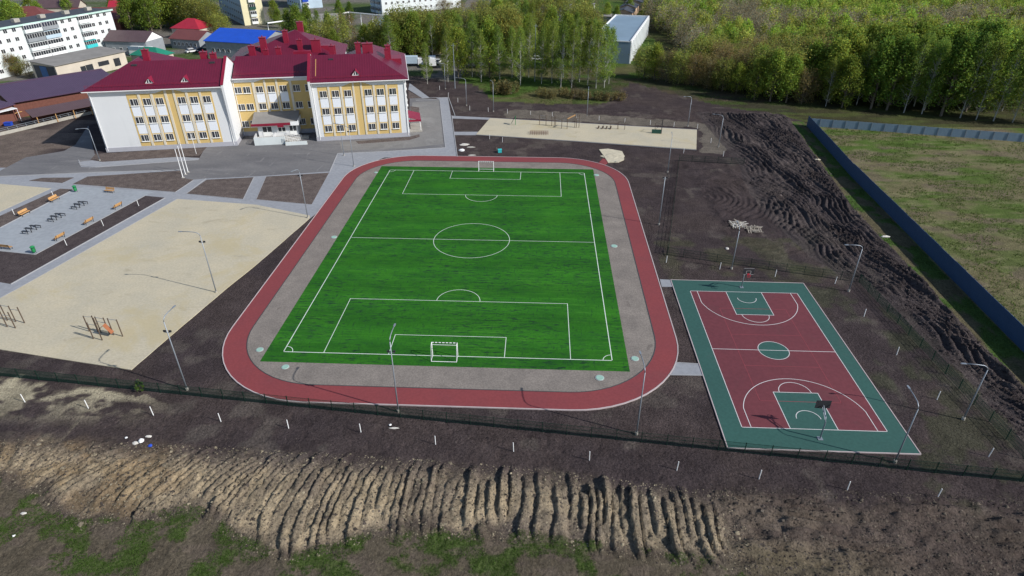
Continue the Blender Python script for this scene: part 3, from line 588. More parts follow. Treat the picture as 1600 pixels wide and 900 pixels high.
def parapet(u0, u1):
    vs = []
    for u in (u0, u1): vs += [(u,-.03,1.0),(u,-.85,13.3),(u,-.85,14.0),(u,7.8,18.35),(u,16.4,14.0),(u,15.6,1.0)]
    MB().add(vs, [(0,1,2,3,4,5)[::-1], (6,7,8,9,10,11)]+[(i,(i+1)%6,6+(i+1)%6,6+i) for i in range(6)]).build('firewall_parapet', M['wall_white'], sch)
    mb = MB(); slab(mb, [(u0-.08,-.95,14.03),(u1+.08,-.95,14.03),(u1+.08,7.8,18.43),(u0-.08,7.8,18.43)], .1); slab(mb, [(u0-.08,7.8,18.43),(u1+.08,7.8,18.43),(u1+.08,16.5,14.03),(u0-.08,16.5,14.03)], .1)
    mb.build('parapet_cap', M['crimson'], sch)
parapet(27.55, 28.02); parapet(45.98, 46.45)
g = MB()
for a, b, v in ((-OV,27.5,-OV), (28.4,45.6,6.45), (46.5,68.35,-OV)): g.box(a, v-.12, e-.28, b, v+.02, e-.12)
g.box(68.33,-OV,e-.28,68.47,28.8,e-.12); g.box(-OV-.12,-OV,e-.28,-OV,27.7,e-.12); g.build('gutter', M['white'], sch)
g = MB(); g.box(0,-.7,e-.34,27.5,0,e-.29).box(46.5,-.7,e-.34,68.2,0,e-.29).box(28.1,6.5,e-.36,45.9,7.2,e-.31); g.box(67.6,-.7,e-.35,68.2,28,e-.30); g.build('soffit', M['wall_white'], sch)
for u, v in ((27.3,-.12),(46.7,-.12),(28.3,7.1),(45.7,7.1),(67.3,-.12),(.3,-.12)):
    MB().tube([(u,v-.6,e-.25),(u,v-.55,e-.5),(u,v,e-1.1),(u,v,.3)], .07, 6).build('downpipe', M['white'], sch)
# dormers on the front slopes
sl_ = (rz-e)/(7.8+OV)
for u, v in ((12.6,.9),(19.9,.9),(56.6,.9)):
    z0 = e+sl_*(v+OV); w = .95; h = 1.05; back = v+h/sl_
    d = MB(); slab(d, [(u-w-.15,v-.15,z0-.02),(u,v-.15,z0+h+.12),(u,back+.3,z0+h+.12)], .07); slab(d, [(u+w+.15,v-.15,z0-.02),(u,back+.3,z0+h+.12),(u,v-.15,z0+h+.12)], .07)
    do = d.build('dormer', M['crimson'], sch)
    MB().add([(u-w,v,z0-.1),(u+w,v,z0-.1),(u,v,z0+h)], [(0,1,2)]).build('dormer_front', M['white'], do)
    for q in (-.28,.28): MB().add([(u+q-.2,v-.02,z0+.12),(u+q+.2,v-.02,z0+.12),(u+q+(.2 if q<0 else -.02),v-.02,z0+.72),(u+q-(.2 if q>0 else -.02),v-.02,z0+.72)], [(0,1,2,3)]).build('dormer_pane', M['glass'], do)
def chim(u, v, w, d, z0, z1, cap=True):
    m = MB().box(u-w/2,v-d/2,z0,u+w/2,v+d/2,z1)
    if cap: m.box(u-w/2-.12,v-d/2-.12,z1,u+w/2+.12,v+d/2+.12,z1+.12).tube([(u,v,z1+.12),(u,v,z1+.5)], .14, 6)
    m.build('chimney', M['crimson'], sch)
for c in [(9.5,12.5,1.3,1.0,15,19.4),(22.5,10.5,1.4,1.2,16,18.9),(24.6,10.2,1.2,1.2,16,18.6),(57.3,10.5,1.2,1.2,16,19.8),(59.5,10.8,2.4,1.3,16,19.6),(64.2,12.5,1.2,1.2,15,18.7),(63.8,10.6,.9,.9,15,18.2),
          (31.0,21.5,1.4,1.2,13,18.0),(33.4,24.5,1.5,1.3,14,19.4),(34.5,19.8,1.1,1.1,14,17.3),(37.5,20.0,1.2,1.1,14,17.7),(38.6,27.5,1.2,1.2,16,20.4),(41.6,35,1.5,1.3,17,21.3),(42.2,24.5,1.2,1.1,16,18.6),(46.2,24,2.2,1.4,14,18.6),(50.2,20.8,1.2,1.2,14,17.6)]: chim(*c)
for c in [(43,21.0,4.2,1.6,14,16.6),(48.5,26.0,4.4,1.4,14,16.9),(66.0,15,2.4,5.0,13.4,15.6),(31.5,27.5,4.0,1.4,14,16.9)]: chim(*c, cap=False)
for u in (8.6, 25.0): MB().box(u-.55,6.2,17.0,u+.55,7.0,17.45).build('roof_hatch', M['dark_steel'], sch)
MB().box(50.6,6.0,16.85,51.6,6.9,17.3).build('roof_hatch', M['dark_steel'], sch)
MB().bar((47.7,.8,14.35),(47.7,6.4,17.25),.14).build('roof_ladder', M['bench_wood'], sch)
mb = MB()
for (a, b, v, zz) in ((-.2,27.2,.05,e+.42), (46.8,67.6,.05,e+.42), (28.6,45.4,7.3,e+.35)):
    for q in (.0,.22): mb.bar((a,v,zz+.3+q),(b,v,zz+.3+q),.04)
    u = a
    while u < b: mb.bar((u,v,zz-.2),(u,v,zz+.55),.04); u += 1.8
mb.build('snow_guard', M['crimson'], sch)
# entrance porch
po = MB(); po.box(32.6,2.6,1.0,41.6,7.15,4.0); po = po.build('entrance_porch', M['wall_white'], sch)
c = MB(); slab(c, [(31.6,1.6,4.25),(42.0,1.6,4.25),(42.0,7.16,5.6),(31.6,7.16,5.6)], .12); c.build('porch_roof', M['grey_roof'], po)
MB().box(31.5,1.48,3.75,40.3,1.60,4.3).box(31.44,1.6,3.75,31.56,6.8,4.3).build('fascia', M['crimson'], po)
MB().box(40.3,1.46,3.6,42.1,1.62,4.5).box(42.0,1.6,3.6,42.12,6.8,4.7).build('fascia', M['white'], po)
for u, w, z0, z1 in ((33.6,2.2,1.05,3.4),(37.1,1.8,1.9,3.1),(39.7,1.7,1.05,3.4)):
    f = MB().box(u,2.52,z0,u+w,2.6,z1).build('porch_door' if z0 < 1.5 else 'window', M['pvc'], po)
    gm = MB()
    for a in (0, 1): gm.box(u+.12+a*(w/2-.04),2.49,z0+(1.0 if z0 < 1.5 else .15),u+w/2-.08+a*(w/2-.04),2.515,z1-.15)
    gm.build('pane', M['glass'], f)
MB().box(37.3,1.40,3.35,38.7,1.47,3.78).build('name_plate', M['crimson'], po)
st = MB(); st.box(32.0,-.9,0,39.0,2.6,1.0)
for k in range(6): st.box(39.0+k*.42,-1.6,0,39.42+k*.42,2.3,1.0-(k+1)*.155)
st.box(39.0,2.3,0,43.8,3.4,.55).box(38.9,-2.1,0,43.9,-1.6,.35); st.build('entrance_steps', M['concrete'], sch)
ra = MB()
def rail(a, b, z0, z1, n):
    a = Vector(a); b = Vector(b)
    for q in (.35,.65,.95): ra.bar((a.x,a.y,z0+q),(b.x,b.y,z1+q),.05)
    for k in range(n+1):
        t = k/n; p = a.lerp(b, t); zz = z0+(z1-z0)*t; ra.bar((p.x,p.y,zz),(p.x,p.y,zz+.98),.05)
rail((32.1,-.8,0),(38.9,-.8,0),1,1,14); rail((32.1,-.8,0),(32.1,2.4,0),1,1,6); rail((39.0,-1.5,0),(42.2,-1.5,0),1,.1,6); rail((39.0,.4,0),(42.2,.4,0),1,.1,6); rail((39.0,2.25,0),(42.2,2.25,0),1,.1,6); rail((36.4,-.8,0),(36.4,2.4,0),1,1,5)
ra.build('railing', M['white'], sch)
MB().box(32.0,-.93,.02,39.02,-.905,1.85).box(39.05,-2.13,.02,43.9,-2.105,.9).build('railing_screen', M['apt_white'], sch)
# side porch to the east
p2 = MB(); slab(p2, [(67.7,3.2,3.7),(70.6,3.2,2.9),(70.6,9.6,2.9),(67.7,9.6,3.7)], .12); p2.box(70.5,3.1,2.5,70.66,9.7,2.9).box(67.7,3.08,2.6,70.6,3.2,3.05)
p2 = p2.build('side_canopy', M['crimson'], sch)
for v in (3.3,6.4,9.5): MB().tube([(70.45,v,0),(70.45,v,2.9)], .06, 6).build('canopy_post', M['white'], p2)
MB().box(67.7,3.2,0,70.8,9.6,.35).build('side_step', M['concrete'], sch)

# ------------------------------------------------------------------ generic buildings behind
def dirn(A, B):
    d = Vector((B[0]-A[0], B[1]-A[1])); return d.length, math.atan2(d.y, d.x)
def building(name, label, A, B, D, h, wall, roof, kind='gable', rh=2.0, cat=None, ov=.4, wins=None, side=None, balc=None, sbalc=None, endwall=None, extra=None, chim_=0):
    L, a = dirn(A, B); t = empty(name, (A[0], A[1], 0), a, label, cat or 'building')
    w = MB().box(0,0,-.3,L,D,h)
    if kind == 'gable':
        for u in (0, L): w.add([(u,0,h),(u,D,h),(u,D/2,h+rh-.1)], [(0,1,2) if u else (0,2,1)])
    if kind == 'gable_y': w.add([(0,0,h),(L,0,h),(L/2,0,h+rh-.1)], [(0,1,2)]).add([(0,D,h),(L,D,h),(L/2,D,h+rh-.1)], [(0,2,1)])
    if kind == 'shed': w.add([(0,0,h),(0,D,h),(0,D,h+rh)], [(0,2,1)]).add([(L,0,h),(L,D,h),(L,D,h+rh)], [(0,1,2)]).add([(0,D,h),(L,D,h),(L,D,h+rh),(0,D,h+rh)], [(0,3,2,1)])
    w.build('wall', M[wall], t)
    r = MB(); o = ov; sz = .08
    if kind == 'gable': slab(r, [(-o,-o,h+sz),(L+o,-o,h+sz),(L+o,D/2,h+rh+sz),(-o,D/2,h+rh+sz)], .14); slab(r, [(-o,D/2,h+rh+sz),(L+o,D/2,h+rh+sz),(L+o,D+o,h+sz),(-o,D+o,h+sz)], .14)
    elif kind == 'gable_y': slab(r, [(-o,-o,h+sz),(L/2,-o,h+rh+sz),(L/2,D+o,h+rh+sz),(-o,D+o,h+sz)], .14); slab(r, [(L+o,-o,h+sz),(L+o,D+o,h+sz),(L/2,D+o,h+rh+sz),(L/2,-o,h+rh+sz)], .14)
    elif kind == 'hip':
        q = min(D, L)/2; a1, a2 = ((q,D/2),(L-q,D/2)) if L >= D else ((L/2,q),(L/2,D-q))
        if L >= D:
            for P in ([(-o,-o,h+sz),(L+o,-o,h+sz),(*a2,h+rh),(*a1,h+rh)], [(L+o,D+o,h+sz),(-o,D+o,h+sz),(*a1,h+rh),(*a2,h+rh)], [(-o,D+o,h+sz),(-o,-o,h+sz),(*a1,h+rh)], [(L+o,-o,h+sz),(L+o,D+o,h+sz),(*a2,h+rh)]): slab(r, P, .12)
        else:
            for P in ([(-o,-o,h+sz),(L+o,-o,h+sz),(*a1,h+rh)], [(L+o,D+o,h+sz),(-o,D+o,h+sz),(*a2,h+rh)], [(-o,D+o,h+sz),(-o,-o,h+sz),(*a1,h+rh),(*a2,h+rh)], [(L+o,-o,h+sz),(L+o,D+o,h+sz),(*a2,h+rh),(*a1,h+rh)]): slab(r, P, .12)
    elif kind == 'shed': slab(r, [(-o,-o,h+sz),(L+o,-o,h+sz),(L+o,D+o,h+rh+sz),(-o,D+o,h+rh+sz)], .16)
    else:
        r.box(-o,-o,h,L+o,D+o,h+.2)
    r = r.build('roof', M[roof], t)
    for k in range(chim_):
        u = L*(.2+.6*k/max(1,chim_-1)) if chim_ > 1 else L*.5; top = h+rh+1.2 if kind != 'flat' else h+1.2
        MB().box(u-.4,D*.45,h,u+.4,D*.45+.8,top).build('chimney', M['brick'], r)
    def fit(u, v, zz, w_, h_, rot, fr='pvc'):
        f = MB().box(0,-.06,0,w_,0,h_); f = f.build('window', M[fr], t); f.location = (u, v, zz); f.rotation_euler = (0,0,rot)
        g = MB(); m_ = .1; half = w_/2
        g.box(m_,-.075,m_,half-.04,-.062,h_-m_).box(half+.04,-.075,m_,w_-m_,-.062,h_-m_); g.build('pane', M['glass'], f); return f
    proto = None
    def grid(cols, floors, w_, h_, z0, dz, face):
        nonlocal proto; proto = None
        for k in range(floors):
            for u in cols:
                if face == 'f': p, ro_ = (u-w_/2, 0), 0
                elif face == 'r': p, ro_ = (L, u-w_/2), R(90)
                else: p, ro_ = (0, u+w_/2), R(-90)
                if proto is None: proto = fit(p[0], p[1], z0+k*dz, w_, h_, ro_)
                else:
                    c = copy_tree(proto, t); c.location = (p[0], p[1], z0+k*dz); c.rotation_euler = (0,0,ro_)
    for gsp in (wins or []): grid(*gsp)
    def balcony(u0, u1, floors, z0, dz, face, mats):
        for k in range(floors):
            m_ = mats[k % len(mats)]; zb = z0+k*dz; b = MB()
            b.box(u0,-1.0,zb-.15,u1,0,zb).box(u0,-1.0,zb,u1,-.92,zb+1.0).box(u0,-.92,zb,u0+.08,0,zb+1).box(u1-.08,-.92,zb,u1,0,zb+1)
            b.box(u0,-.98,zb+2.25,u1,0,zb+2.4)
            bo = b.build('balcony', M[m_], t); n_ = max(2, int((u1-u0)/.9)); fr = MB(); gl = MB().box(u0+.1,-.90,zb+1.0,u1-.1,-.86,zb+2.25)
            for q in range(n_+1):
                x_ = u0+(u1-u0-.08)*q/n_; fr.box(x_,-.97,zb+1.0,x_+.08,-.9,zb+2.25)
            gl = gl.build('pane', M['glass'], bo); fr.build('balcony_frame', M['pvc'], bo)
            if face == 'r': bo.rotation_euler = (0,0,R(90)); bo.location = (L,0,0)
            if face == 'l': bo.rotation_euler = (0,0,R(-90)); bo.location = (0,D,0)
    for b_ in (balc or []): balcony(*b_)
    if endwall: MB().box(L+.002,.02,.0,L+.05,D-.02,h-.02).build('end_wall', M[endwall], t)
    return t
def xy(px, py, zz=0): return at(px, py, zz)
# apartment block top left
B0 = xy(172,15,14.3); A0 = xy(0,44,14.3); dx, dy = B0[0]-A0[0], B0[1]-A0[1]; ll = math.hypot(dx, dy); A1 = (A0[0]-dx/ll*34, A0[1]-dy/ll*34)
Lb = ll+34
cols = [1.6+3.05*k for k in range(int(Lb/3.05))]
bal = [(Lb-15.6,Lb-11.0), (Lb-37,Lb-30.5), (Lb-30.3,Lb-24.2), (Lb-60,Lb-54)]
apt = building('apartment_building', 'long white five storey apartment block with dark flat roof and glazed balconies', A1, B0, 12, 14.3, 'apt_white', 'dark_roof', 'flat', cat='apartment block', ov=.5,
    wins=[([c for c in cols if not any(a-.9 < c < b+.9 for a, b in bal)], 5, 1.5, 1.35, 1.3, 2.8, 'f')],
    balc=[(bal[0][0],bal[0][1],5,.5,2.8,'f',['apt_white','turquoise','apt_white','apt_white','white']), (bal[1][0],bal[1][1],5,.5,2.8,'f',['crimson','white','apt_white','grey_wall','apt_white']),
          (bal[2][0],bal[2][1],5,.5,2.8,'f',['apt_white','white','white','apt_blue','grey_wall']), (bal[3][0],bal[3][1],5,.5,2.8,'f',['white'])])
MB().box(-.6,-.62,13.95,Lb+.6,-.5,14.5).build('cornice', M['green_bin'] if False else mat('pale green trim', (.45,.62,.56)), apt)
for k in range(8):
    MB().box(4+k*Lb/8,4.5,14.5,6+k*Lb/8,6,15.6).build('roof_vent', M['concrete'], apt)
# blocks further back
building('apartment_building', 'tall apartment block with a cream end wall of balconies behind the blue roof', (-155,284), (-127.4,247.2), 9.5, 19.6, 'apt_blue', 'dark_roof', 'flat', cat='apartment block',
    wins=[([3+3.6*k for k in range(12)], 6, 1.5, 1.3, 1.4, 3.1, 'f')], balc=[(3.4,6.2,6,.6,3.1,'r',['white','apt_white','green_steel'])], endwall='apt_yellow')
bb = xy(471,14); aa = (bb[0]-.6*24, bb[1]+.8*24)
building('apartment_building', 'pale blue apartment block half hidden behind the trees, blue panelled balcony at its corner', aa, bb, 12, 16.8, 'apt_blue', 'dark_roof', 'flat', cat='apartment block',
    wins=[([3+3.6*k for k in range(6)], 5, 1.5, 1.3, 1.4, 3.1, 'f')], balc=[(1,4.2,5,.6,3.1,'r',['white','blue','white'])])
building('apartment_building', 'white apartment block with small scattered windows beyond the pipeline', (-70.9,284.4), (-70.9+.77*48,284.4+.63*48), 12.5, 17, 'apt_white', 'dark_roof', 'flat', cat='apartment block',
    wins=[([2.5+3.3*k for k in range(14)], 5, 1.3, 1.3, 1.4, 3.1, 'f')], balc=[(1.2,5.4,5,.6,3.1,'l',['apt_blue']), (6.6,10.8,5,.6,3.1,'l',['apt_blue'])])
building('civic_building', 'low office with a bright blue metal roof and pale grey wall behind the school', (-113,178.5), (-90,173), 20, 5.2, 'grey_wall', 'blue_roof', 'gable', 3.0, cat='office',
    wins=[([3,5.2,7.4,9.6,14,17], 1, 1.2, 1.3, 1.6, 3, 'f')])
fh = building('village_house', 'grey house with a dark brown gable roof and white gable end by the car park', (-152,180), (-135.5,178.4), 10.5, 4.6, 'grey_wall', 'brown_roof', 'gable', 3.0, cat='house', endwall=None, wins=[([3,6,9], 1, 1.2, 1.1, 1.4, 3, 'f')])
L_, _a = dirn((-152,180), (-135.5,178.4)); MB().add([(L_+.05,0,4.65),(L_+.05,10.5,4.65),(L_+.05,5.25,7.3)], [(0,1,2)]).build('gable_end', M['white'], fh)
sg = MB().box(L_-6,-2.2,0,L_+2.5,-.02,3.2).build('shop_front', M['apt_white'], fh); MB().box(L_-6,-2.3,2.2,L_-1.6,-2.21,3.4).box(L_-1.4,-2.3,2.3,L_+.6,-2.21,3.3).build('sign_panel', M['paleblue_roof'], sg)
building('shed', 'small shed with a teal green roof behind the west wing ridge', (-133,163.5), (-121.5,160.5), 7, 3.0, 'beige_wall', 'green_roof', 'hip', 2.4, cat='shed')
building('village_house', 'house with a red brown roof and a row of dark windows by the car park', (-133.6,192), (-120.5,188.5), 11, 3.6, 'grey_wall', 'redbrown_roof', 'gable', 2.6, cat='house', wins=[([2+1.9*k for k in range(6)], 1, 1.1, 1.4, 1.2, 3, 'f')])
building('village_house', 'house with a bright red pyramid roof under the tall green trees', (-144,213.5), (-131,211), 10, 4, 'beige_wall', 'red_roof', 'hip', 3.4, cat='house')
a_ = xy(85,103,5); b_ = xy(194,80,5)
bl = building('workshop', 'long low beige workshop with a worn grey roof and wide dark openings', a_, b_, 11, 5, 'beige_wall', 'grey_roof', 'shed', .7, cat='workshop', ov=.5)
L_, _ = dirn(a_, b_)
for u0, u1, z0, z1 in ((8,9.8,1.2,3.2),(9.9,12.4,1.5,3.3),(14.4,18.4,2.0,3.4),(20.2,22.6,.9,3.4)):
    if u1 < L_: MB().box(u0,-.04,z0,u1,0,z1).build('window', M['glass'], bl)
MB().box(-.05,.5,.1,-.005,10,4.6).build('dark_end', M['dark_roof'], bl); MB().box(-.09,4.2,1.2,-.055,7.2,4.4).build('blue_panel', mat('faded blue', (.06,.14,.32)), bl)  # end wall covered by one thin dark sheet
a_ = xy(31,157,4); b_ = (-109.3,117.3)
pb = building('covered_market', 'low hall with a wide plum coloured metal roof west of the school', (a_[0]-.6, a_[1]-2), b_, 13.5, 4, 'brick', 'purple_roof', 'shed', 2.2, cat='hall', ov=.8)
building('covered_market', 'plum roofed side hall at the left edge, dark gap under its eave', (-128,76), (-124.5,95), 15, 4, 'brick', 'purple_roof', 'shed', 2.4, cat='hall', ov=.6)
a_ = xy(38.7,172.7,3.4); b_ = (-105.5,110.5)
L_, an = dirn(a_, b_); lt = empty('lean_to_roof', (a_[0], a_[1], 0), an, 'brown metal lean-to with wooden posts along the plum roofed hall', 'lean-to')
mb = MB(); slab(mb, [(0,0,3.5),(L_,0,3.5),(L_,-4.0,2.4),(0,-4.0,2.4)], .12); mb.build('roof', M['brown_roof'], lt)
for k in range(6): MB().bar((1+k*(L_-2)/5,-3.7,0),(1+k*(L_-2)/5,-3.7,2.45),.16).build('post', M['bench_wood'], lt)
MB().box(.5,-.5,0,L_-.5,-.3,3.3).build('back_wall', M['brick'], lt)
wh = building('warehouse', 'long warehouse with a pale blue flat roof and white side wall by the wood', (28,174.4), (41.9,171.0), 61, 7, 'paleblue_roof', 'paleblue_roof', 'flat', cat='warehouse', ov=.0)
mb = MB(); mb.box(-.1,-.1,7.2,.25,61.1,7.7).box(13.95,-.1,7.2,14.45,61.1,7.7).box(.25,60.8,7.2,13.95,61.1,7.7).box(.25,-.1,7.2,13.95,.2,7.5); mb.build('parapet', M['white'], wh)
mb = MB().box(14.312,0,0,14.36,60.9,7.2)
wp = mb.build('side_wall', M['apt_white'], wh)
for k in range(13): MB().box(14.362,.3+k*4.95,0,14.7,.8+k*4.95,7.1).build('wall_pier', M['white'], wh)
# far garages and barracks
for i, (A, B, D, h, wl_, rf, kd, rh, lb) in enumerate([
    ((-1,272), (15,270.5), 9, 3.4, 'grey_wall', 'paleblue_roof', 'gable', 1.6, 'grey barrack with a pale roof behind the birch grove'),
    ((17,268), (27,266.5), 26, 3.2, 'apt_white', 'grey_roof', 'gable_y', 1.5, 'long barrack with a light grey roof, end on, behind the birch grove'),
    ((27,262), (36,260.5), 16, 3.4, 'peach_wall', 'brown_steel', 'gable_y', 1.8, 'dark roofed barrack with a peach gable end'),
    ((37.5,262), (46,259), 9, 3, 'grey_wall', 'grey_roof', 'flat', 0, 'flat grey roofed hut just left of the warehouse end'),
    ((46,270), (54,268), 12, 3.6, 'peach_wall', 'dark_roof', 'gable_y', 1.6, 'dark roofed garage with a peach wall, nearest of the garage row'),
    ((50,288), (58,286), 13, 3.6, 'peach_wall', 'dark_roof', 'gable_y', 1.6, 'dark roofed garage with a peach wall, middle of the garage row'),
    ((55,307), (64,305), 14, 3.6, 'peach_wall', 'dark_roof', 'gable_y', 1.6, 'dark roofed garage with a peach wall, farthest of the garage row'),
    ((30,300), (38,299), 6, 3.4, 'white', 'grey_roof', 'flat', 0, 'small white hut in the far green yard')]):
    building('garage' if 'garage' in lb else 'barrack', lb, A, B, D, h, wl_, rf, kd, rh, cat='garage' if 'garage' in lb else 'hut', ov=.3, wins=[([2,4.5], 1, 1, 1, 1.2, 3, 'f')] if i < 5 else None)
a_ = xy(612,74); building('garage', 'brown brick garage with a rust red flat roof right of the school roofs', (-44,187), (-37.5,204), 5, 3.4, 'brick', 'redbrown_roof', 'flat', cat='garage')
building('garage', 'brick garage with an open dark front beside parked cars', (-37.2,204.4), (-24,201.5), 7, 3.4, 'brick', 'grey_roof', 'flat', cat='garage')
building('office_hut', 'pale yellow low building with dark windows behind the birches', (-27.4,186), (-22.5,214), 11, 4, 'yellow_wall', 'grey_roof', 'flat', cat='low building', wins=[([3+3.4*k for k in range(8)], 1, 1.5, 1.4, 1.4, 3, 'f')])
building('village_house', 'cream house with a plum roof among bushes behind the school hall', (-72,182), (-62,186), 9, 4, 'beige_wall', 'grey_roof', 'flat', cat='house', wins=[([2,5,8], 1, 1.1, 1.2, 1.4, 3, 'f')])
for i, (A, B, D, h, wl_, rf, kd, rh, lb) in enumerate([
    ((-226,222), (-206,226), 12, 6, 'apt_white', 'redbrown_roof', 'hip', 4, 'white house with a maroon roof behind the apartment block'),
    ((-196,226), (-176,230), 14, 5, 'brick', 'redbrown_roof', 'gable', 4, 'brick house with a maroon roof just beyond the white apartment block'),
    ((-172,244), (-152,248), 12, 4.5, 'grey_wall', 'paleblue_roof', 'gable', 3, 'house with a light blue grey roof beyond the apartment block'),
    ((-214,196), (-196,200), 10, 7, 'apt_white', 'apt_white', 'flat', 0, 'plain white low block just behind the apartment block'),
    ((-176,276), (-160,280), 12, 8, 'apt_white', 'grey_roof', 'hip', 4, 'white gabled house left of the tall green trees'),
    ((-236,262), (-218,266), 10, 5, 'beige_wall', 'brown_roof', 'gable', 3, 'brown roofed house farthest up the left side'),
    ((-200,262), (-184,266), 10, 5, 'apt_white', 'red_roof', 'gable', 3, 'white house with a bright red roof in the far left streets'),
    ((-95,232), (-80,236), 9, 4, 'beige_wall', 'grey_roof', 'gable', 2.5, 'low beige house behind the pipeline posts'),
    ((-60,226), (-46,222), 9, 4, 'apt_white', 'paleblue_roof', 'gable', 2.5, 'small white house with a pale roof between the pipeline and the birches'),
    ((-262,250), (-240,256), 12, 7, 'apt_blue', 'dark_roof', 'flat', 0, 'blue grey building in the far left corner')]):
    building('village_house', lb, A, B, D, h, wl_, rf, kd, rh, cat='house', ov=.5, wins=[([3,7,11], 1, 1.3, 1.4, 1.6, 3, 'f')])

# ------------------------------------------------------------------ street lamps
def lamp(px, py, H, arm, label, flood=None, name='street_lamp', rise=.6):
    x, y = at(px, py); t = empty(name, (x, y, 0), 0, label, 'street lamp')
    MB().tube([(0,0,-.2),(0,0,.25)], .17, 8).build('base', M['concrete'], t)
    MB().tube([(0,0,0),(0,0,H*.5),(0,0,H)], [.085,.068,.05], 8).build('pole', M['steel'], t, True)
    if arm:
        ax_, ay_ = arm
        P = [(0,0,H-.02),(ax_*.06,ay_*.06,H+rise*.45),(ax_*.22,ay_*.22,H+rise*.8),(ax_*.55,ay_*.55,H+rise*.95),(ax_,ay_,H+rise)]
        MB().tube(P, .05, 7).build('arm', M['steel'], t, True)
        a = Vector((ax_,ay_,0)).normalized(); c = Vector((ax_,ay_,H+rise)); q = a.cross(Vector((0,0,1)))
        h = MB(); vs = []
        for s_, w_, zz in ((-.05,.05,.02),(.1,.10,.04),(.45,.09,.03),(.55,.04,.01)):
            for k in (-1, 1):
                for zt in (-.04, zz): vs.append(tuple(c+a*s_+q*w_*k+Vector((0,0,zt))))
        f = []
        for i_ in range(3):
            b = i_*4; f += [(b,b+4,b+5,b+1),(b+1,b+5,b+7,b+3),(b+3,b+7,b+6,b+2),(b+2,b+6,b+4,b)]
        f += [(0,1,3,2),(12,14,15,13)]; h.add(vs, f).build('lamp_head', M['steel'], t)
    if flood:
        b = MB().bar((-.32,0,flood),(.32,0,flood),.05); b = b.build('bracket', M['steel'], t)
        for s_ in (-.3,.3): MB().box(s_-.14,-.02,flood+.04,s_+.14,.1,flood+.26).build('floodlight', M['dark_steel'], t)
    return t
lamp(622.5,642.5,9.4,(.1,1.9),'tall lamp with floodlights behind the near goal, standing inside the mesh fence',8.0)
lamp(292.5,608.7,9.4,(.2,1.8),'tall lamp with floodlights at the near corner of the sand field by the mesh fence',8.0)
lamp(994.5,678,8.2,(-.2,2.2),'tall curved lamp between the running track bend and the mesh fence')
lamp(1505,655,6.8,(-2.3,.1),'grey curved lamp east of the court, nearest the churned earth')
lamp(1398,722,7.0,(.1,2.2),'grey curved lamp at the near right corner of the basketball court')
lamp(1326,455,6.9,(-2.1,-.1),'grey curved lamp behind the far right corner of the basketball court')
lamp(1143,420,6.4,(.1,1.8),'grey lamp behind the court, its top against the pallet pile')
lamp(1029.5,351,8.8,None,'straight pole with floodlights right of the far pitch half',8.5)
lamp(1043,269,7.2,(.2,1.8),'pole right of the far track bend, in front of the sand play area')
lamp(1122.4,229.6,6.8,(-1.9,.5),'curved lamp past the right end of the sand play area')
lamp(1074.5,197.5,6.9,(-1.6,-.3),'curved lamp at the far right corner of the sand play area')
lamp(917,182.5,6.7,(.1,1.5),'slim lamp behind the middle of the sand play area')
lamp(771,174.4,7.3,(-.6,1.2),'slim lamp behind the left end of the sand play area')
lamp(729,165,6.8,(-2.4,.8),'curved lamp on the dark soil right of the school yard')
lamp(338,457,9.1,(-2.3,-.1),'tall lamp with floodlights on the right edge of the large sand field',8.0)
lamp(481,340.5,8.6,(-.6,-1.0),'tall lamp with floodlights between the far sand field corner and the track',7.8)
lamp(156,251,6.7,(-1.6,-.9),'curved lamp in front of the blank white school wall')
lamp(553,260,8.0,(-2.6,1.6),'tall lamp between the car park and the far left track bend',7.4)
lamp(537.5,243,6.4,(-1.2,.6),'slim lamp on the kerb in front of the right school wing')
lamp(696,139,7.0,(-.8,-1.0),'slim lamp in tree shade right of the school roof')
# flagpoles
for i_, (px, py) in enumerate([(286,278),(290,273),(294,269.5)]):
    x, y = at(px, py); t = empty('flagpole', (x,y,0), 0, ['bare white flagpole before the west wing, nearest of the three','bare white flagpole before the west wing, middle of the three','bare white flagpole before the west wing, farthest of the three'][i_], 'flagpole', 'flagpoles in front of the school')
    MB().tube([(0,0,0),(0,0,6.2)], [.09,.06], 8).build('pole', M['white'], t); MB().box(-.25,-.25,-.02,.25,.25,.12).build('base', M['concrete'], t)
    MB().tube([(0,0,6.15),(0,0,6.35)], [.09,.03], 8).build('finial', M['steel'], t)
x, y = at(306.8,240.5); tag(MB().tube([(x,y,0),(x,y,4.6)], .05, 6).build('thin_pole', M['white']), 'thin white pole in the planting bed under the west wing windows', 'pole')
for (px, py, hh, lb) in [(835.5,127,17,'very tall pale pole standing among the birches'), (879.5,121,12,'tall pale pole in the middle of the birch grove'), (711,138,13,'tall thin pole in front of the parked trucks')]:
    x, y = at(px, py); t = empty('utility_pole', (x,y,0), 0, lb, 'pole'); MB().tube([(0,0,-.1),(0,0,hh)], [.16,.08], 8).build('pole', M['steel'], t); MB().bar((-.6,0,hh-.6),(.6,0,hh-.6),.1).build('crossarm', M['steel'], t)
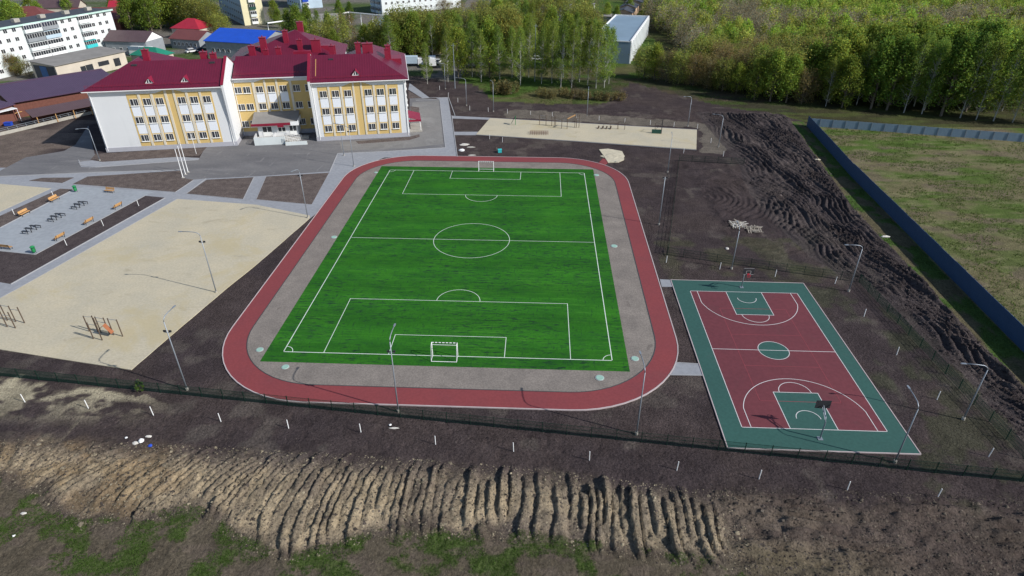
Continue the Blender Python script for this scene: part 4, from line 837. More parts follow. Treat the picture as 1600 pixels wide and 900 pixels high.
# white stakes
def stakes(L, lab, g='white marker stakes'):
    for i_, (px, py) in enumerate(L):
        x, y = at(px, py); s_ = MB().tube([(0,0,-.1),(_r.uniform(-.05,.05),_r.uniform(-.05,.05),1.15)], .045, 6).build('marker_stake', M['white'])
        s_.location = (x, y, 0); tag(s_, lab % ORD[i_], 'stake', g)
        if _r.random() < .5:
            pass
stakes([(39,628),(138,637.5),(239.5,648),(345,658),(451,669),(564,675),(680.5,694),(802.5,705),(921,718),(1057.5,734),(1186,747.5),(1324,765),(1465,777)], '%s white stake from the left in the row outside the near mesh fence')
stakes([(1041,410),(1124.5,420.5),(1211,432),(1304.5,443),(1350,494),(1401,554),(1464,624),(1545,713)], '%s white stake of the row round the far and right sides of the court')
stakes([(687,140),(700.5,151),(715.5,159.5),(734,172),(763,174.5),(793,177),(829,180),(863,182),(900.6,185),(936,188),(976,191.5),(1016,194.7),(1053,198),(1089.6,200.7),(1110.6,223),(1130,244)], '%s white stake from the left in the row behind the sand play area')
stakes([(765,217),(785,221.7),(1068,239)], '%s white stake from the left in front of the sand play area')
stakes([(22.7,335.6),(84,307.4)], '%s white stake from the left in the bed behind the plaza')
stakes([(104.7,383.7),(162,353),(217,322)], '%s white stake from the left in the dark bed before the plaza')

# ------------------------------------------------------------------ fences
def mesh_fence(label, A, B, step=2.6, h=1.35):
    L, a = dirn(A, B); t = empty('mesh_fence', (A[0],A[1],0), a, label, 'fence'); n = max(1, round(L/step)); s_ = L/n
    p0 = MB().box(-.035,-.035,-.1,.035,.035,h+.08).build('post', M['fence_green'], t)
    pb_ = MB()
    k = .1
    while k < s_-.05: pb_.bar((k,0,.04),(k,0,h),.014,.014); k += .075
    for zz in (.08,.45,.85,h-.03): pb_.bar((0,0,zz),(s_,0,zz),.03,.025)
    pb_ = pb_.build('mesh_panel', M['fence_green'], t)
    for k in range(n+1):
        o = p0 if k == 0 else p0.copy()
        if k: COL.objects.link(o)
        o.parent = t; o.location = (k*s_, 0, 0)
        if k < n:
            o = pb_ if k == 0 else pb_.copy()
            if k: COL.objects.link(o)
            o.parent = t; o.location = (k*s_, 0, 0)
FA, FB = at(-60,581), at(1640,757)
mesh_fence('long low dark green mesh fence across the foreground, outside track and court', FA, FB)
mesh_fence('low green mesh fence along the right side of the court, beside churned earth', at(1342,441), at(1600,716))
mesh_fence('low green mesh fence behind the court, running right from the pole', at(1042,398), at(1342,441))
mesh_fence('low green mesh fence up the left side of the stripped dark plot', at(1043,398), at(1061,251))
mesh_fence('low green mesh fence along the far side of the stripped dark plot', at(1061,251), at(1162,257))
# blue profiled fence
def blue(A, B, label, h, step=2.5, posts=False, kind='bluefence'):
    L, a = dirn(A, B); t = empty('sheet_fence', (A[0],A[1],0), a, label, 'fence'); n = max(1, round(L/step)); s_ = L/n
    pn = MB().box(.0,-.03,-.2,s_-.012,.03,h).build('panel', M[kind], t)
    po_ = MB().box(-.06,-.10,-.2,.06,-.032,h+.05).build('post', M['steel' if posts else 'dark_steel'], t)
    for k in range(n+1):
        if k:
            if k < n: o = pn.copy(); COL.objects.link(o); o.parent = t; o.location = (k*s_,0,-.0+_r.uniform(-.03,.03))
            o = po_.copy(); COL.objects.link(o); o.parent = t; o.location = (k*s_,0,0)
M['sheetlit'] = ribbed('sunlit blue grey sheet', (.17,.24,.31), 0, .2, .6, .3, .02)  # blue fence sheet again, sunlight on its face put into a paler colour
blue((70.3,-22), (71.9,8), 'tall blue grey sheet fence at the right edge of the picture, nearest stretch', 2.6)
blue((71.9,8), (75.1,64.2), 'tall blue grey sheet fence along the meadow, long middle stretch', 2.6)
blue((75.1,64.2), (78.4,99.3), 'tall blue grey sheet fence along the meadow, farthest stretch to the corner', 2.5)
blue((78.4,99.3), (150,82.5), 'pale blue grey sheet fence along the far side of the meadow before the wood', 1.9, 3.0, True, 'sheetlit')
# low fence west of the school
L_, an = dirn(at(-60,226), at(146,177)); t = empty('concrete_fence', (*at(-60,226),0), an, 'low concrete fence with a rail between the plum roofed hall and the site', 'fence')
MB().box(0,-.1,-.1,L_,.1,.7).build('base_wall', M['concrete'], t); mb = MB()
for zz in (1.1,1.5): mb.bar((0,0,zz),(L_,0,zz),.06)
mb.build('rail', M['steel'], t)
for k in range(16): MB().bar((k*L_/15,0,.6),(k*L_/15,0,1.55),.08).build('post', M['steel'], t)
t = empty('canopy', (*at(4,195),0), R(66), 'small white roofed canopy on thin posts at the left edge', 'canopy')
MB().box(-3,-1.5,3.3,4,3,3.42).build('roof', M['white'], t)
for q in ((-2.9,-1.4),(3.9,-1.4),(-2.9,2.9),(3.9,2.9)): MB().tube([(*q,0),(*q,3.3)], .06, 6).build('post', M['white'], t)
x, y = at(14,196); b = empty('storage_tub', (x,y,0), R(10), 'open bright blue tub under the canopy at the left edge', 'tub'); MB().box(-.8,-.5,0,.8,.5,.75).build('body', M['blue'], b); MB().box(-.88,-.58,.75,.88,.58,.85).build('rim', M['blue'], b)
tag(MB().tube([(*at(-40,206),1.4),(*at(0,193),1.4),(*at(39,182),1.4)], .1, 6).build('gas_pipe', M['bench_wood']), 'raised orange yellow pipe by the canopy at the left edge', 'pipe')
# overhead white pipeline
P0, P1, P2 = at(418,37,5), at(545,20,5), at(640,29,5)
t = empty('pipeline', (P1[0],P1[1],0), 0, 'white elevated pipeline on posts crossing behind the school trees', 'pipeline')
def rel(p, z_): return (p[0]-P1[0], p[1]-P1[1], z_)
MB().tube([rel(P0,0.5),rel(P0,5.2),rel(P1,5.2),rel(P2,5.2)], .28, 8).build('pipe', M['white'], t)
for k in range(6):
    p = (P1[0]+(P2[0]-P1[0])*k/5, P1[1]+(P2[1]-P1[1])*k/5); MB().bar(rel(p,0),rel(p,5),.3).build('support', M['white'], t)

# ------------------------------------------------------------------ goals and hoops
def goal(y, s_, label):
    t = empty('goal', (-.12, y, .06), 0, label, 'goal', 'two goals on the pitch'); w, h = 1.55, 2.05
    for x_ in (-w, w):
        MB().tube([(x_,0,0),(x_,0,h)], .055, 8).build('post', M['white'], t)
        MB().tube([(x_,0,h),(x_,s_*.45,h),(x_,s_*1.15,.05),(x_,0,.05)], .035, 6).build('side_frame', M['white'], t)
    for k in range(13):
        pass
    cb = MB().tube([(-w-.04,0,h),(w+.04,0,h)], .055, 8).build('crossbar', M['white'], t)
    mb = MB()
    for k in range(7): mb.tube([(-w+.28+k*.44,0,h),(-w+.42+k*.44,0,h)], .062, 8)
    mb.build('crossbar_stripe', M['dark_steel'], cb)
    MB().tube([(-w,s_*1.15,.05),(w,s_*1.15,.05)], .04, 6).build('ground_bar', M['white'], t); MB().tube([(-w,s_*.45,h),(w,s_*.45,h)], .03, 6).build('rear_bar', M['white'], t)
goal(-.05, -1, 'white goal with a striped crossbar at the near end of the pitch'); goal(63.35, 1, 'white goal with a striped crossbar at the far end of the pitch')
def hoop(y, s_, label):
    t = empty('basketball_hoop', (40.7, y, .06), 0, label, 'basketball hoop', 'two basketball hoops')
    MB().tube([(0,0,0),(0,0,2.2),(0,s_*.25,2.75),(0,s_*1.3,3.4)], .075, 8).build('pole', M['steel'], t, True)
    MB().bar((0,.0+s_*.1,2.3),(0,s_*1.35,3.1),.05).build('brace', M['steel'], t); MB().box(-.25,-.25,-.02,.25,.25,.06).build('base_plate', M['steel'], t)
    yb = s_*1.4; bd = MB().box(-.75,yb-.03,2.95,.75,yb+.03,3.95).build('backboard', M['dark_steel'], t)
    f = MB(); yy = yb+s_*.035
    for a, b in (((-.3,3.1),(.3,3.1)),((.3,3.1),(.3,3.55)),((.3,3.55),(-.3,3.55)),((-.3,3.55),(-.3,3.1)),((-.72,2.98),(.72,2.98)),((-.72,3.92),(.72,3.92))): f.bar((a[0],yy,a[1]),(b[0],yy,b[1]),.04,.01)
    f.build('target_square', M['court_line'], bd)
    ri = MB(); ri.tube([(.225*math.cos(R(k*20)), yb+s_*(.38+.225*math.sin(R(k*20))), 3.05) for k in range(19)], .022, 6, cap=False); ri.box(-.12,min(yb,yb+s_*.17),2.98,.12,max(yb,yb+s_*.17),3.12); ri.build('rim', M['red_line'] if False else mat('red rim', (.5,.02,.04)), t)
    nt_ = MB()
    for k in range(12):
        a = R(k*30); nt_.bar((.22*math.cos(a), yb+s_*(.38)+.22*math.sin(a), 3.04),(.13*math.cos(a+.4), yb+s_*.38+.13*math.sin(a+.4), 2.62),.012)
    nt_.build('net', mat('red net', (.5,.05,.08)), t)
hoop(-12.3, 1, 'basketball hoop at the near end of the court, seen from behind its dark backboard'); hoop(18.2, -1, 'basketball hoop at the far end of the court, red rim facing the camera')

# ------------------------------------------------------------------ plaza furniture
def bench(px, py, ang, label):
    x, y = at(px, py); t = empty('park_bench', (x,y,.03), ang, label, 'bench', 'wooden benches round the plaza')
    s_ = MB()
    for k in range(4): s_.box(-.98,-.24+k*.125,.42,.98,-.14+k*.125,.46)
    s_.build('seat', M['bench_wood'], t); b_ = MB()
    for k in range(3): b_.add([(-.98,.26+.03*k,.55+k*.14),(.98,.26+.03*k,.55+k*.14),(.98,.285+.03*k,.67+k*.14),(-.98,.285+.03*k,.67+k*.14),(-.98,.30+.03*k,.55+k*.14),(.98,.30+.03*k,.55+k*.14),(.98,.325+.03*k,.67+k*.14),(-.98,.325+.03*k,.67+k*.14)], [(0,1,2,3),(7,6,5,4),(3,2,6,7),(0,4,5,1),(0,3,7,4),(1,5,6,2)])
    b_.build('backrest', M['bench_wood'], t)
    for u in (-.8,.8): MB().box(u-.04,-.24,0,u+.04,-.18,.42).box(u-.04,.2,0,u+.04,.26,.42).box(u-.04,-.24,.38,u+.04,.26,.418).bar((u,.3,.4),(u,.42,1.0),.06).build('leg', M['dark_steel'], t)
pe = math.atan2(at(226,306)[1]-at(55,398)[1], at(226,306)[0]-at(55,398)[0])
pw = math.atan2(at(116,296)[1]-at(0,356)[1], at(116,296)[0]-at(0,356)[0])
bench(86.6,314,pw,'orange wooden bench on the far edge of the plaza, right one of two'); bench(40,336,pw,'orange wooden bench on the far edge of the plaza, left one of two')
bench(171.8,301,R(-10),'wooden bench at the right end of the plaza, beside the path'); bench(184,325,pe+math.pi,'wooden bench on the near edge of the plaza, rightmost of three')
bench(139,349,pe+math.pi,'wooden bench on the near edge of the plaza, middle of three'); bench(93.5,373.5,pe+math.pi,'wooden bench on the near edge of the plaza, leftmost of three')
bench(11.5,389,R(172),'bench at the near left end of the plaza, dark back turned to the camera')
def litter_bin(px, py, label):
    x, y = at(px, py); t = empty('litter_bin', (x,y,.03), 0, label, 'litter bin', 'green bins on the plaza')
    MB().tube([(0,0,.25),(0,0,.5),(0,0,.95)], [.24,.3,.32], 10).build('body', M['green_bin'], t); MB().tube([(0,0,1.15),(0,0,1.3)], [.4,.2], 10).build('lid', M['green_bin'], t)
    for a in (-.3,.3): MB().tube([(a,0,0),(a,0,1.2)], .025, 6).build('leg', M['dark_steel'], t)
litter_bin(119,300,'green litter bin at the far corner of the plaza'); litter_bin(54.6,396,'green litter bin at the near corner of the plaza')
def table(px, py, ang, label):
    x, y = at(px, py); t = empty('game_table', (x,y,.03), ang, label, 'outdoor table', 'black game tables on the plaza')
    for u in (-.5,.5):
        MB().box(u-.22,-.6,.72,u+.22,.6,.78).build('tabletop', M['dark_steel'], t)
        for v in (-.5,.5): MB().box(u-.05,v-.05,0,u+.05,v+.05,.72).build('leg', M['dark_steel'], t)
    for u in (-1.25,1.3):
        s_ = MB().box(u-.14,-.6,.42,u+.14,.6,.47).build('bench_seat', M['dark_steel'], t)
        for v in (-.55,.55): MB().box(u-.04,v-.04,0,u+.04,v+.04,.42).build('seat_leg', M['dark_steel'], t)
for px, py, lb in ((50,361,'leftmost'),(89,342,'middle'),(125,323,'rightmost')): table(px, py, pe, 'black game table set with benches on the plaza, %s of three' % lb)

# ------------------------------------------------------------------ workout frames on the sand
def post_set(name, label, posts, hs, links, extra=None):
    O_ = at(*posts[0]); t = empty(name, (O_[0],O_[1],.04), 0, label, 'workout frame')
    Pp = [(at(*p)[0]-O_[0], at(*p)[1]-O_[1]) for p in posts]
    for (x_, y_), hh in zip(Pp, hs): MB().tube([(x_,y_,-.1),(x_,y_,hh)], .07, 7).build('post', M['brown_steel'], t)
    for i_, j_, z0, z1 in links: MB().bar((*Pp[i_],z0),(*Pp[j_],z1),.045).build('bar', M['steel'], t)
    return t, Pp
t, Pp = post_set('workout_frame', 'brown post workout frame with pull up bars and an orange sloped board', [(140,518),(146.3,529.7),(153.3,518.7),(160,532),(158.3,520.3),(171.7,523),(178,523.7),(192,526)], [2.4,2.5,2.5,3.4,2.5,2.6,2.6,2.6],
    [(0,2,2.3,2.3),(1,3,2.3,2.3),(1,3,1.1,1.1),(4,5,2.4,2.4),(4,5,1.8,1.8),(6,7,2.5,2.5),(5,6,1.2,1.2),(2,4,1.4,1.4)])
mb = MB(); slab(mb, [(Pp[4][0]+.1,Pp[4][1]-.4,.7),(Pp[5][0],Pp[5][1]-.6,1.8),(Pp[5][0],Pp[5][1],1.8),(Pp[4][0]+.1,Pp[4][1],.7)], .06); mb.build('sloped_board', M['orange'], t)
mb = MB(); slab(mb, [(Pp[5][0],Pp[5][1]-.6,1.8),(Pp[6][0]+.2,Pp[6][1]-.6,.6),(Pp[6][0]+.2,Pp[6][1],.6),(Pp[5][0],Pp[5][1],1.8)], .06); mb.build('sloped_board', M['orange'], t)
t, Pp = post_set('workout_frame', 'brown post workout frame with pull up bars at the left picture edge', [(38.7,505),(25,503),(24.5,513),(11.7,511),(12,501),(-6,508),(-8,499)], [2.5,2.5,2.5,2.5,2.5,2.5,2.5], [(0,1,2.0,2.0),(1,4,2.4,2.4),(2,3,1.9,1.9),(3,5,2.3,2.3),(4,6,2.3,2.3)])
# sand play area equipment
def simple(name, label, px, py, parts, ang=0, cat=None, group=None):
    x, y = at(px, py); t = empty(name, (x,y,.04), ang, label, cat or name.replace('_',' '), group)
    for nm, mt, mb in parts: mb.build(nm, M[mt], t)
    return t
simple('sit_up_bench', 'dark green angled exercise board at the left end of the play sand', 802, 195, [('board','green_steel', MB().add([(-.5,-.4,.4),(.5,-.4,2.2),(.5,.4,2.2),(-.5,.4,.4),(-.5,-.4,.3),(.5,-.4,2.1),(.5,.4,2.1),(-.5,.4,.3)], [(0,1,2,3),(7,6,5,4),(0,4,5,1),(2,6,7,3),(1,5,6,2),(0,3,7,4)])), ('support','green_bin', MB().bar((.55,-.4,0),(.55,-.4,2.2),.1)), ('support','green_bin', MB().bar((.55,.4,0),(.55,.4,2.2),.1))])
mb = MB()
lad = [(843,195.5),(853,196.5),(862,197),(866,197.2),(868,197),(877.5,201),(886,201.5),(898,199.5),(900.5,199.5),(904.5,199.6)]
t, Pp = post_set('climbing_frame', 'row of brown climbing posts and bars with a pale sloped beam on the play sand', lad, [2.6,2.6,2.5,2.5,2.5,2.4,2.5,3.3,3.3,3.3], [(0,1,2.4,2.4),(0,1,1.8,1.8),(2,3,2.4,2.4),(3,5,1.8,1.8),(5,6,2.2,2.2),(7,8,3.2,3.2),(8,9,2.0,2.0)])
MB().bar((*Pp[6],2.5),(*Pp[7],3.2),.4,.08).build('sloped_beam', M['bench_wood'], t)
mb = MB()
for i_ in range(9):
    for j_ in range(5): mb.tube([(i_*.55,j_*.6,0),(i_*.55,j_*.6,.35)], .035, 5)
for j_ in range(5): mb.bar((0,j_*.6,.35),(4.4,j_*.6,.35),.04)
for i_ in range(9): mb.bar((i_*.55,0,.35),(i_*.55,2.4,.35),.04)
simple('crawl_grid', 'low red crawling grid on the play sand near its front left', 828, 211, [('grid','brick', mb)], cat='crawl grid')
bm_ = MB(); 
simple('step_beams', 'row of short dark stepping beams and small arches on the play sand', 934, 201.5, [('stepping_beam','brown_steel', MB().bar((k*1.0,0,0),(k*1.0+.25,.8,.5),.3,.15)) for k in range(4)]+
   [('arch','brown_steel', MB().tube([(a,.4,0),(a,.4,hh),(a+1.6,.4,hh),(a+1.6,.4,0)], .07, 6)) for a, hh in ((1.4,1.2),(3.2,1.5),(5.0,1.9))], R(-6), 'stepping beams')
simple('climbing_wall', 'dark teal low wall with a tall post and rope frame on the play sand', 1018, 208.5, [('panel','green_steel', MB().box(0,-.08,0,2.2,.08,1.0)), ('post','dark_steel', MB().bar((2.3,0,0),(2.3,0,3.6),.16)), ('post','brown_steel', MB().bar((.9,2.6,0),(.9,2.6,1.8),.1)), ('stay','brown_steel', MB().bar((2.3,0,3.4),(.9,2.6,1.8),.06)), ('stay','brown_steel', MB().bar((2.3,0,2.4),(.2,1.2,0),.06))], R(-6))

# ------------------------------------------------------------------ covers, litter, small things
for i_, (px, py, lb, r_) in enumerate([(406,547,'pale turquoise round cover left of the near turf corner',.42),(446,574,'pale turquoise round cover below the near left turf corner',.42),(992,561,'pale turquoise round cover right of the near turf corner',.45),(937,591,'pale turquoise round cover on gravel at the near right bend',.48),
      (959.5,385,'pale turquoise round cover on the right gravel strip at half way',.5),(522,371,'pale turquoise round cover on the left gravel strip at half way',.45),(587.5,270,'small pale cover near the far left turf corner',.35),(932,274,'pale round cover near the far right turf corner',.5)]):
    x, y = at(px, py); t = empty('round_hatch', (x,y,.04), 0, lb, 'hatch cover'); MB().tube([(0,0,0),(0,0,.05)], r_*1.15, 20).build('rim', M['kerb'], t); MB().tube([(0,0,.05),(0,0,.09)], [r_,r_*.9], 20).build('cover', M['hatch'], t)
def rock(name, label, px, py, s_, m, cat, sx=1, sy=1, sz=.6):
    x, y = at(px, py); rr = random.Random(int(px*7+py)); vs = []; fs = []; n1, n2 = 5, 8
    for a in range(n1):
        th = math.pi/2*a/(n1-1)*1.0
        for b in range(n2):
            ph = 2*math.pi*b/n2; k = s_*rr.uniform(.72,1.2); vs.append((k*sx*math.cos(th)*math.cos(ph), k*sy*math.cos(th)*math.sin(ph), s_*sz*math.sin(th)*rr.uniform(.8,1.1)))
    for a in range(n1-1):
        for b in range(n2): fs.append((a*n2+b, a*n2+(b+1)%n2, (a+1)*n2+(b+1)%n2, (a+1)*n2+b))
    o = MB().add(vs, fs).build(name, M[m]); o.location = (x, y, .0 if not (py > 690) else float(relief(np.array([[x]]), np.array([[y]]))[0,0])); return tag(o, label, cat)
rock('rag_bundle','bright white sack lying on dark soil just beyond the track',721.5,235,.75,'white','sack',1,.8,.5)
rock('rubble_heap','small heap of pinkish rubble behind the white sack',726,226,.9,'stone_pale','rubble',1.4,.7,.3); rock('rubble_heap','small flat grey rubble patch right of the pink heap',735,230,.8,'concrete','rubble',1.3,.6,.2)
rock('rubble_heap','thin pale scrap beside the far track edge',738,242.5,.7,'stone_pale','rubble',1.3,.4,.15)
rock('clay_heap','low pale heap of sand at the end of the jump runway',958,244,2.6,'claypile','sand heap',1,1,.10)
rock('boulder','pale lump of broken concrete beside the churned earth',1383,370,.6,'stone_pale','boulder',1.4,.5,.4)
rock('boulder','small white stone in front of the pallet pile',1136,388.5,.3,'stone_pale','stone',1,1,.7)
rock('boulder','small pale yellow stone on the mound left of the fence shade',1277,250,.5,'claypile','stone',1.5,.7,.6)
rock('litter','light grey litter in the grass at the lower left',35,799,.2,'stone_pale','litter',1.4,.8,.4); rock('litter','tiny white litter in the grass at the far lower left',19,833,.14,'white','litter')
rock('litter','pink white rag on the furrow crest, right piece of the clump',232,682,.28,'stone_pale','litter',1.3,.6,.5); rock('litter','white crumpled bag on the furrow crest, middle of the clump',221,689,.32,'white','litter',.9,.9,.9)
rock('litter','pale crumpled bag on the furrow crest, left of the clump',212,691,.30,'stone_pale','litter',1.2,.8,.6); rock('litter','blue plastic lump on the furrow crest, right of the white bags',234.5,696,.22,'blue','litter',1,1,.7)
rock('litter','small white paper left of the clump on the furrow crest',197,684,.15,'white','litter'); rock('litter','small white scrap near the fence behind the foreground stakes',609.5,664,.16,'white','litter'); rock('litter','thin pale board by the small scrap outside the mesh fence',616,669,.3,'stone_pale','litter',1.8,.4,.3)
x, y = at(781,238); t = empty('water_box', (x,y,0), R(8), 'turquoise box on the dark soil between track and play sand', 'box'); MB().box(-.4,-.35,0,.4,.35,.65).build('body', M['turquoise'], t); MB().box(-.45,-.4,.65,.45,.4,.72).build('lid', M['turquoise'], t)
MB().bar((-.6,.2,0),(-.65,.3,1.1),.05).build('stake', M['wood_grey'], t)
for cx_, cy_, lb, n in ((1153,353,'loose heap of weathered pallet boards, left pile on the stripped plot',34),(1178,360,'flat weathered pallets stacked on the stripped plot, right pile',26)):
    x, y = at(cx_, cy_); t = empty('pallet_pile', (x,y,0), 0, lb, 'pallets'); rr = random.Random(int(cx_)); left = cx_ < 1160
    for q in range(4):
        mb = MB()
        for k in range(n//3):
            a = rr.uniform(0, 3.14) if left else rr.choice((.0,1.57))-.1+rr.uniform(-.05,.05); l_ = rr.uniform(.4,.8); cx2 = rr.uniform(-1.25,1.25); cy2 = rr.uniform(-1.1,1.1); zz = .1+.25*rr.random()*(1.4-abs(cx2)/2)
            mb.bar((cx2-l_*math.cos(a),cy2-l_*math.sin(a),zz),(cx2+l_*math.cos(a),cy2+l_*math.sin(a),zz+rr.uniform(-.08,.2)),.13,.04)
        mb.build('board_layer', M['stone_pale' if (left and q < 2) else 'wood_grey'], t)

# ------------------------------------------------------------------ vehicles
def car(px, py, ang, paint, label, kind='car'):
    x, y = at(px, py); t = empty('parked_car' if kind == 'car' else 'van', (x,y,.02), ang, label, kind, 'vehicles behind the school')
    if kind == 'car': L, W_, H1, prof = 4.3, 1.75, .85, [(-1.7,.85),(-1.2,1.4),(.55,1.42),(1.15,.88)]
    else: L, W_, H1, prof = 5.6, 2.0, 1.25, [(-2.75,1.2),(-2.7,2.35),(1.4,2.4),(2.2,1.3)]
    hw = W_/2
    out = [(-L/2,.35),(-L/2+.05,H1),(prof[-1][0],H1+.02),(L/2-.25,H1-.15),(L/2,.6),(L/2,.35)]
    vs = [(a,-hw,b) for a, b in out]+[(a,hw,b) for a, b in out]; n = len(out)
    MB().add(vs, [tuple(range(n)), tuple(range(2*n-1,n-1,-1))]+[(i,n+i,n+(i+1)%n,(i+1)%n) for i in range(n)]).build('body', paint, t)
    q = hw-.12; vs = [(prof[0][0],-hw+.04,prof[0][1]),(prof[1][0],-q,prof[1][1]),(prof[2][0],-q,prof[2][1]),(prof[3][0],-hw+.04,prof[3][1])]; vs += [(a,-b,c) for a, b, c in vs]
    MB().add(vs, [(0,3,2,1),(4,5,6,7),(0,1,5,4),(1,2,6,5),(2,3,7,6)]).build('windows', M['glass'], t)
    MB().box(prof[1][0]-.03,-q-.02,prof[1][1]-.04,prof[2][0]+.03,q+.02,prof[1][1]+.06).build('car_roof', paint, t)
    for a in (-L*.3,L*.3):
        for b in (-hw+.05,hw-.05): MB().tube([(a,b-.1,.33),(a,b+.1,.33)], .33, 12).build('wheel', M['tyre'], t)
pW = mat('white car paint', (.75,.75,.75), .3, .02, 1, coat=.5); pS = mat('silver car paint', (.35,.37,.40), .3, .02, 1, metal=.5, coat=.5); pD = mat('dark blue car paint', (.02,.03,.06), .3, .02, 1, coat=.5); pR = mat('red car paint', (.3,.02,.02), .3, .02, 1, coat=.5); pK = mat('black car paint', (.012,.012,.014), .3, .02, 1, coat=.5)
for a in [(320,68,R(52),pW,'long white van parked beside the office with the blue roof','van'),(302,77,R(50),pS,'silver car nearest the white van','car'),(300,82,R(50),pW,'white car in front of the shops, second from the van','car'),(312,80,R(50),pD,'dark blue car in the row by the white van','car'),(338,70,R(60),pK,'black car tucked against the wall of the office','car'),
   (325,80,R(10),pK,'black car half hidden by the west wing ridge','car'),(345,86,R(12),pD,'dark car just behind the school firewall','car'),(636,67,R(0),pW,'white off road car in front of the brick garages','car'),(628,67,R(0),pK,'black car left of the white one by the brick garages','car'),
   (708,98,R(4),pW,'white car seen between trees right of the yellow building','car'),(684,99,R(80),pW,'white car on the lane below the yellow low building','car'),(752,104,R(0),pS,'silver car deeper in the birch grove','car'),(826,84,R(5),pW,'white car among the birches left of the blue truck','car'),(840,94,R(5),pW,'white car below the blue truck in the birch grove','car'),(870,86,R(3),pD,'dark car right of the blue truck in the grove','car'),
   (768,82,R(0),pR,'red car beside the yellow low building','car'),(738,106,R(3),pK,'black car left of the silver one in the birch grove','car'),(720,92,R(3),pS,'silver car under the yellow building corner','car')]: car(*a)
def truck(px, py, ang, boxm, label):
    x, y = at(px, py); t = empty('truck', (x,y,0), ang, label, 'truck', 'vehicles behind the school')
    MB().box(-3.6,-1.2,1.0,2.2,1.2,3.3).build('cargo_box', M[boxm], t); MB().add([(2.4,-1.1,.6),(4.1,-1.1,.6),(4.1,-1.1,1.5),(3.7,-1.1,2.5),(2.4,-1.1,2.6),(2.4,1.1,.6),(4.1,1.1,.6),(4.1,1.1,1.5),(3.7,1.1,2.5),(2.4,1.1,2.6)], [(0,1,2,3,4),(9,8,7,6,5),(0,5,6,1),(1,6,7,2),(2,7,8,3),(3,8,9,4),(4,9,5,0)]).build('cab', M['white'], t)
    MB().add([(4.12,-1,1.55),(3.76,-1,2.42),(3.76,1,2.42),(4.12,1,1.55)], [(0,1,2,3)]).build('windscreen', M['glass'], t); MB().box(-3.6,-.5,.6,4.0,.5,.95).build('chassis', M['dark_steel'], t)
    for a in (-2.6,-1.4,3.1):
        for b in (-1.0,1.0): MB().tube([(a,b-.15,.48),(a,b+.15,.48)], .48, 12).build('wheel', M['tyre'], t)
truck(643,103,R(5),'apt_blue','pale box truck parked right of the school roof'); truck(676,104,R(100),'white','small white truck end on beside the box truck'); truck(829,82,R(3),'paleblue_roof','blue and orange truck in the birch grove')

# ------------------------------------------------------------------ trees
def add_color(me, colarr):
    ca = me.color_attributes.new('col', 'FLOAT_COLOR', 'CORNER'); ca.data.foreach_set('color', colarr.astype(np.float32).ravel())
def leaf_arrays(rng, n, cfun, size, base, var):
    """n leaf quads; cfun gives centres"""
    c = cfun(n); d = rng.normal(size=(n,3)); d /= np.linalg.norm(d, axis=1)[:,None]
    u = np.cross(d, rng.normal(size=(n,3))); u /= np.linalg.norm(u, axis=1)[:,None]; v = np.cross(d, u)
    s = size*rng.uniform(.6,1.3,(n,1)); u = u*s; v = v*s*rng.uniform(.5,1,(n,1))
    co = np.stack([c-u-v*.4, c+u*.2-v, c+u+v*.3, c-u*.1+v], 1)
    k = 1+var*rng.normal(size=(n,1)); hue = rng.uniform(-1,1,(n,1)); colr = np.clip(np.array(base)[None]*k, .004, 1); colr[:,0:1] *= 1+.22*hue; colr[:,2:3] *= 1-.2*hue
    return co, colr
def leaves_mesh(name, co, colr, m):
    n = len(co); me = bpy.data.meshes.new(name); me.vertices.add(n*4); me.vertices.foreach_set('co', co.astype(np.float32).ravel())
    me.loops.add(n*4); me.loops.foreach_set('vertex_index', np.arange(n*4, dtype=np.int32)); me.polygons.add(n); me.polygons.foreach_set('loop_start', np.arange(n, dtype=np.int32)*4)
    c4 = np.concatenate([np.repeat(colr, 4, axis=0), np.ones((n*4,1))], 1); me.update(calc_edges=True); add_color(me, c4); me.materials.append(m); return me
def crown_fun(rng, h, r, z0, ncl, shape):
    """cluster centres inside an uneven crown; returns sampler and the branch tips"""
    cl = []
    for _ in range(ncl):
        t = rng.uniform(0, 1)**(.85 if shape != 'birch' else .75); zz = z0+(h-z0)*t
        if shape == 'birch': rad = r*(math.sin(math.pi*min(1,(t*.9+.1)))**.7)*(1-.35*t)
        elif shape == 'scrub': rad = r*(.55+.45*math.sin(math.pi*t))
        else: rad = r*math.sqrt(max(0.05, 1-(2*t-1)**2*.92))
        a = rng.uniform(0, 2*math.pi); q = rad*rng.uniform(.25,1)**.6; cl.append((q*math.cos(a), q*math.sin(a), zz))
    cl = np.array(cl); sz = rng.uniform(.45,1.1,ncl)*r*(.30 if shape != 'birch' else .26)
    def f(n):
        i = rng.integers(0, ncl, n); g = rng.normal(size=(n,3)); g[:,2] *= 1.5
        p = cl[i]+g*sz[i][:,None]*.62
        if shape == 'scrub': p[:,2] += rng.uniform(-.5,.5,n)
        return p
    return f, cl
